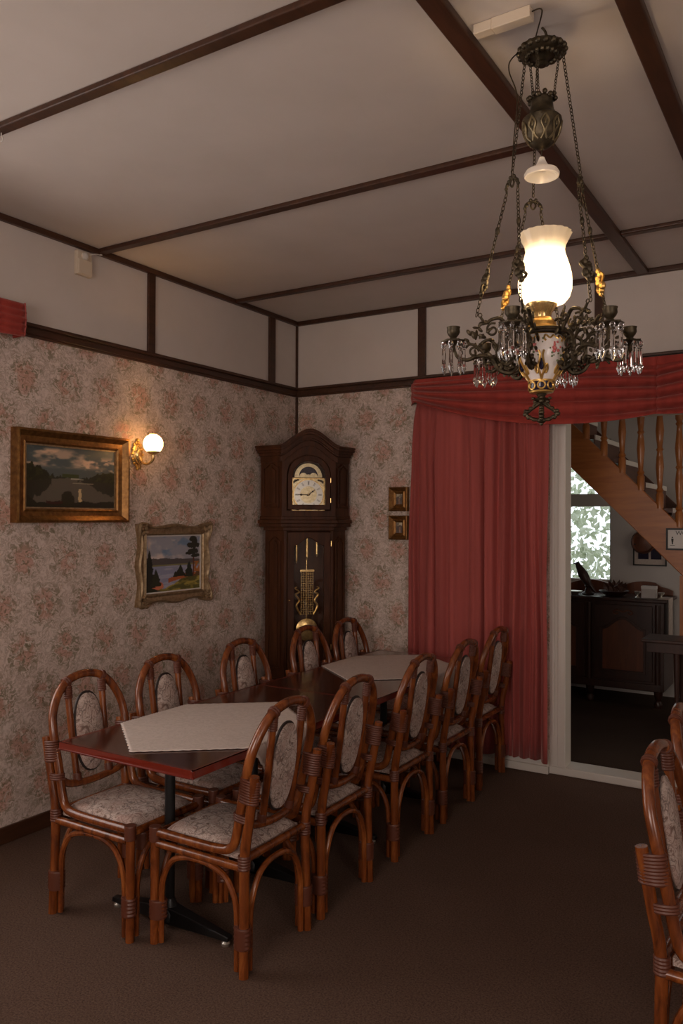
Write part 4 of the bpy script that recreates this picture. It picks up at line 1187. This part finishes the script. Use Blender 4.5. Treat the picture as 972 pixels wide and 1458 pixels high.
# ------------------------------------------------------------------ hall: staircase
YS = 6.10
A0 = at_y(811, 600, YS); A1 = at_y(972, 752, YS); B0 = at_y(811, 667, YS); B1 = at_y(972, 818, YS)
slope = (A1.z-A0.z)/(A1.x-A0.x)
stc = thing('staircase', 'lacquered pine staircase with turned balusters rising through the hall', 'staircase', (0, 0, 0))
def zt(x): return A0.z+slope*(x-A0.x)
thk = ((A0.z-B0.z)+(A1.z-B1.z))/2
xe = A0.x+(-.02-A0.z+thk)/slope
x_lo = A0.x+(thk-A0.z)/slope     # where the lower edge meets the floor
x_hi = -2.55
def stringer(y0, y1, mat, name):
    P = [(x_hi, zt(x_hi)), (x_hi, zt(x_hi)-thk), (x_lo, 0), (A0.x+(0-A0.z)/slope, 0)]
    return MB().extr(P, y0, y1).build(name, mat, stc, 0, .006)
stringer(YS, YS+.045, M['pine'], 'outer_stringer')
stringer(YS+.86, YS+.895, M['tread'], 'wall_stringer')
rise = .185; run = rise/abs(slope)
zz = rise
while True:
    xx = A0.x+(zz+.06-A0.z)/slope
    if xx < x_hi+.1 or zz > 2.85: break
    if xx < .9:
        tr_ = MB().box((xx-run*.5, YS+.045, zz-.02), (xx+run*.62, YS+.86, zz+.012)).build('tread', M['tread'], stc, 0)
        MB().box((xx+run*.60, YS+.05, zz-.022), (xx+run*.66, YS+.855, zz+.014)).build('nosing', M['white'], tr_, 0)
        MB().box((xx-run*.42, YS+.045, zz+.012), (xx-run*.38, YS+.86, zz+rise-.02)).build('riser', M['tread'], stc, 0)
    zz += rise
def baluster_mb():
    prof = [(.021, 0), (.021, .10), (.015, .115), (.021, .13), (.013, .15), (.017, .22), (.022, .30), (.019, .36), (.014, .41), (.020, .425), (.014, .44), (.019, .5), (.023, .56), (.016, .66), (.013, .72), (.020, .735), (.014, .75), (.021, .77), (.021, .92)]
    return MB().lathe([(r*1.3, z) for r, z in prof], 14)
bal = None
xb = at_y(966, 751, YS).x
xs = []
k = -6
while True:
    x = xb-.131*k
    if x < x_hi+.1: break
    xs.append(x); k += 1
for x in xs:
    if zt(x) < .05: continue
    o = baluster_mb().build('baluster', M['pinev'], stc) if bal is None else bal.copy()
    if bal is None: bal = o
    else: COL.objects.link(o); o.parent = stc
    o.location = (x, YS+.022, zt(x)-.02)
MB().extr([(x_hi, zt(x_hi)+.88), (x_hi, zt(x_hi)+.95), (xb+.7, zt(xb+.7)+.95), (xb+.7, zt(xb+.7)+.88)], YS-.012, YS+.058).build('handrail', M['pine'], stc, 0, .012)
MB().box((x_lo-.3, YS-.02, 0), (x_lo-.22, YS+.06, 1.15)).build('newel_post', M['pinev'], stc, 0, .006)
ps = at_y(967, 830, YS)
fbox('support_post', (ps.x, YS+.005, 0), (ps.x+.07, YS+.04, ps.z+.05), M['pinev'], stc)
# WC sign on the stringer
sgA = at_y(948, 752, YS-.012); sgB = at_y(948, 783, YS-.012)
sw, sh = .20, abs(sgA.z-sgB.z)
sg = thing('toilet_sign', 'black framed white WC sign fixed to the staircase stringer', 'sign', (sgA.x+sw/2, YS-.002, (sgA.z+sgB.z)/2))
MB().frame_xz([(-sw/2, -sh/2), (sw/2, -sh/2), (sw/2, sh/2), (-sw/2, sh/2)], [(-sw/2+.012, -sh/2+.012), (sw/2-.012, -sh/2+.012), (sw/2-.012, sh/2-.012), (-sw/2+.012, sh/2-.012)], -.018, 0).build('frame', M['ink'], sg, 0)
MB().box((-sw/2+.01, -.010, -sh/2+.01), (sw/2-.01, -.004, sh/2-.01)).build('card', M['paperwhite'], sg, 0)
fc = bpy.data.curves.new('sign_text', 'FONT'); fc.body = 'WC'; fc.size = .042; fc.align_x = 'CENTER'; fc.extrude = .0006
fo = bpy.data.objects.new('lettering', fc); COL.objects.link(fo)
dg = bpy.context.evaluated_depsgraph_get(); me = bpy.data.meshes.new_from_object(fo.evaluated_get(dg))
bpy.data.objects.remove(fo)
tx = bpy.data.objects.new('lettering', me); COL.objects.link(tx); tx.parent = sg; tx.location = (0, -.0112, sh/2-.048); tx.rotation_euler = (PI/2, 0, 0)
me.materials.clear(); me.materials.append(M['ink'])
for cx, skirt in ((-.058, 0), (.058, 1)):
    m = MB().extr([(cx+.0055*math.cos(a), .012+.0055*math.sin(a)) for a in np.linspace(0, 2*PI, 13)[:-1]], -.0115, -.0102)
    w1, w2 = (.004, .011) if skirt else (.008, .006)
    m.extr([(cx-w1, .004), (cx-w2, -.018), (cx+w2, -.018), (cx+w1, .004)], -.0115, -.0102).extr([(cx-.005, -.018), (cx-.004, -.036), (cx+.004, -.036), (cx+.005, -.018)], -.0115, -.0102)
    m.extr([(cx-.016, -.046), (cx+.016, -.046), (cx+.016, -.043), (cx-.016, -.043)], -.0115, -.0102)
    m.build('pictogram', M['ink'], sg, 0)

# ------------------------------------------------------------------ hall: sideboard and what stands on it
SX0, SX1, SY0, SY1, SZ = -2.42, -1.225, 7.14, 7.62, .92
sb = thing('sideboard', 'dark carved mahogany sideboard under the hall window', 'sideboard', (0, 0, 0))
MB().box((SX0, SY0+.02, .14), (SX1, SY1, SZ-.03)).build('carcase', M['mahog'], sb, 0, .006)
MB().box((SX0-.03, SY0-.02, SZ-.03), (SX1+.03, SY1, SZ)).build('top', M['mahog'], sb, 0, .008)
MB().box((SX0+.02, SY0, .14), (SX1-.02, SY0+.03, .20)).build('apron', M['mahog'], sb, 0, .006)
for x in (SX0+.05, (SX0+SX1)/2-.02, SX1-.05):
    MB().lathe([(.03, 0), (.036, .03), (.022, .06), (.034, .10), (.038, .14)], 14, (x, SY0+.05, 0)).build('foot', M['mahog'], sb)
    MB().tube([(x, SY0+.012, .2), (x, SY0+.012, SZ-.05)], .022, 10).build('pilaster', M['mahog'], sb)
for s, xa, xb_ in ((0, SX0+.09, (SX0+SX1)/2-.06), (1, (SX0+SX1)/2+.03, SX1-.09)):
    cx = (xa+xb_)/2; hw = (xb_-xa)/2
    d = MB().box((xa, SY0-.004, .22), (xb_, SY0+.02, SZ-.06)).build('door', M['mahog'], sb, 0, .004)
    pm = MB().frame_xz([(cx+x, z) for x, z in arch_pts(hw-.05, .28, .66, .10)], [(cx+x, z) for x, z in arch_pts(hw-.068, .30, .645, .095)], -.016+SY0, SY0)
    pm.build('moulding', M['mahog'], d, 0, .003)
    MB().extr([(cx+x, z) for x, z in arch_pts(hw-.07, .303, .643, .094)], SY0-.008, SY0).build('panel', M['mahogl'], d, 0)
    m = MB()
    for q in (-1, 1): m.tube([(cx, SY0-.012, .80), (cx+q*.05, SY0-.012, .815), (cx+q*.08, SY0-.012, .795), (cx+q*.06, SY0-.012, .78), (cx+q*.04, SY0-.012, .79)], .007, 6, 4)
    m.build('carving', M['mahogl'], d)
bp = [(SX0, SZ), (SX1, SZ)]
for k in range(25):
    u = k/24; x = SX1+(SX0-SX1)*u
    bp.append((x, SZ+.04+.075*abs(math.sin(u*PI*2.5))**.7*(1 if .1 < u < .9 else .6)))
MB().extr(bp, SY1-.03, SY1).build('back_board', M['mahogl'], sb, 0, .004)
# figurine of a bird
bpnt = at_y(840, 838, SY0+.16)
bd = thing('bird_figurine', 'dark carved bird figurine perched upright on the sideboard', 'figurine', (bpnt.x, SY0+.16, SZ))
k_ = .9
bm_ = MB().tube([(.0, 0, .07), (-.03, 0, .12), (-.065, 0, .18), (-.095, 0, .235), (-.112, 0, .262)], [.014, .038, .045, .031, .023], 12, 6)
bm_.ball((-.112, 0, .268), .023, 10, 8)
bm_.build('body', M['mahog'], bd)
MB().tube([(.0, 0, .09), (.03, 0, .045), (.05, 0, .02)], [.02, .013, .006], 8, 4).build('tail', M['mahog'], bd)
MB().tube([(-.125, 0, .275), (-.145, 0, .272), (-.155, 0, .266)], [.008, .005, .001], 8, 3).build('beak', M['mahog'], bd)
MB().lathe([(.05, 0), (.055, .01), (.03, .03), (.02, .06), (.03, .08), (.01, .1)], 14, (-.02, 0, 0)).build('perch', M['mahog'], bd)
cp = at_y(874, 838, SY0+.14)
random.seed(5)
dw = thing('dried_arrangement', 'brown dried leaf arrangement in a low dark bowl on the sideboard', 'arrangement', (cp.x, SY0+.14, SZ))
MB().lathe([(.06, 0), (.10, .02), (.13, .045), (.125, .05), (.09, .03)], 20).build('bowl', M['mahog'], dw)
for k in range(16):
    a = random.uniform(0, 6.28); l = random.uniform(.06, .12); r_ = random.uniform(.0, .07)
    b = Vector((r_*math.cos(a), r_*math.sin(a)*.6, .035)); d = Vector((math.cos(a)*.5, math.sin(a)*.4, .9)).normalized()
    s_ = d.cross(Vector((0, 1, .1))).normalized()*.028
    MB().add([b, b+d*l*.5+s_, b+d*l, b+d*l*.5-s_, b+d*l*.5+Vector((0, .012, 0))], [(0, 1, 4), (1, 2, 4), (2, 3, 4), (3, 0, 4)]).build('dried_leaf', M['tread'], dw, 0, 0, .003)
for px, nm, lab in ((818, 'silver_dish', 'small silver dish on the sideboard near the door jamb'), (907, 'silver_cup', 'small silver cup on the sideboard beside the white card box'), (941, 'silver_cup', 'small silver cup at the far end of the sideboard top')):
    p = at_y(px, 842, SY0+.09)
    pr = [(.02, 0), (.022, .004), (.008, .014), (.008, .026), (.026, .042), (.028, .055), (.024, .055), (.02, .042)] if nm == 'silver_cup' else [(.03, 0), (.034, .006), (.055, .022), (.07, .03), (.068, .034), (.04, .02)]
    o = MB().lathe(pr, 18).build(nm, M['silver'], None); o.location = (p.x, SY0+.09, SZ); tag(o, lab, 'cup' if 'cup' in nm else 'dish')
p = at_y(924, 842, SY0+.12)
bx_ = thing('card_box', 'pale grey card box standing on the sideboard between silver cups', 'box', (p.x, SY0+.12, SZ))
MB().box((-.06, -.03, 0), (.06, .03, .10)).build('carton', M['hallwall'], bx_, 0, .003)
MB().box((-.062, -.032, .078), (.062, .032, .104)).build('lid', M['paperwhite'], bx_, 0, .002)
# picture and hat on the hall wall
p = at_y(925, 790, HALL)
hp = thing('framed_print', 'black framed print with cream mount on the hall wall above the sideboard', 'picture', (p.x, HALL, p.z))
w_, h_ = .29, .20
MB().frame_xz([(-w_/2, -h_/2), (w_/2, -h_/2), (w_/2, h_/2), (-w_/2, h_/2)], [(-w_/2+.012, -h_/2+.012), (w_/2-.012, -h_/2+.012), (w_/2-.012, h_/2-.012), (-w_/2+.012, h_/2-.012)], -.02, 0).build('frame', M['ink'], hp, 0)
MB().box((-w_/2+.01, -.008, -h_/2+.01), (w_/2-.01, -.002, h_/2-.01)).build('mount', M['cloth'], hp, 0)
for sx in (-1, 1): MB().box((sx*.055-.045, -.011, -.04), (sx*.055+.045, -.008, .075)).build('print', M['blueenamel'], hp, 0)
p = at_y(914, 772, HALL-.06)
ht = thing('wall_plaque', 'round brown wooden plaque hanging on the hall wall above the framed print', 'plaque', (p.x, HALL, p.z))
Rx = Matrix.Rotation(PI/2, 4, 'X')
MB().lathe([(0, 0), (.10, .0), (.105, .012), (.09, .025), (.085, .018), (.05, .022), (0, .03)], 24, (0, 0, 0), Rx).build('disc', M['mahogl'], ht)
MB().lathe([(.088, .018), (.098, .034), (.108, .02), (.106, .0)], 24, (0, 0, 0), Rx).build('rim', M['tread'], ht)
# side table under the stairs
p = at_z(913, 909, .78)
stb = thing('side_table', 'small dark occasional table in the hall in front of the sideboard', 'table', (p.x, p.y, 0))
MB().box((0, -.02, .758), (.62, .285, .78)).build('table_top', M['mahog'], stb, 0, .006)
MB().box((.03, .01, .69), (.59, .265, .76)).build('apron', M['mahog'], stb, 0, .003)
for x in (.22, .56):
    for y in (.035, .235): MB().lathe([(.012, 0), (.016, .1), (.013, .3), (.02, .6), (.022, .72)], 10, (x, y, 0)).build('leg', M['mahog'], stb)
def towel(u, v):
    y = SY0+.03+.20*u; l = .50*v; e = SX1+.034
    if l < .09: return (e-.088+l*.98, y, SZ+.003)
    return (e+.002+.006*math.sin(u*11)*min(1, (l-.09)*8), y, SZ+.003-(l-.09))
cl = MB().grid(towel, 16, 28).build('tea_towel', M['cloth'], None, 50, 0, .004)
tag(cl, 'pale cloth draped over the end of the sideboard top', 'towel')

# small screw hook in the ceiling batten near the papered wall
p = at_z(4, 190, ZC-.022)
hk = MB().tube([(p.x, 1.9, ZC-.02), (p.x, 1.9, ZC-.034), (p.x+.008, 1.9, ZC-.042), (p.x+.006, 1.9, ZC-.054), (p.x-.004, 1.9, ZC-.054), (p.x-.007, 1.9, ZC-.046)], .002, 6, 4).build('screw_hook', M['white'], None)
tag(hk, 'tiny white screw hook in the dark ceiling batten', 'hook')
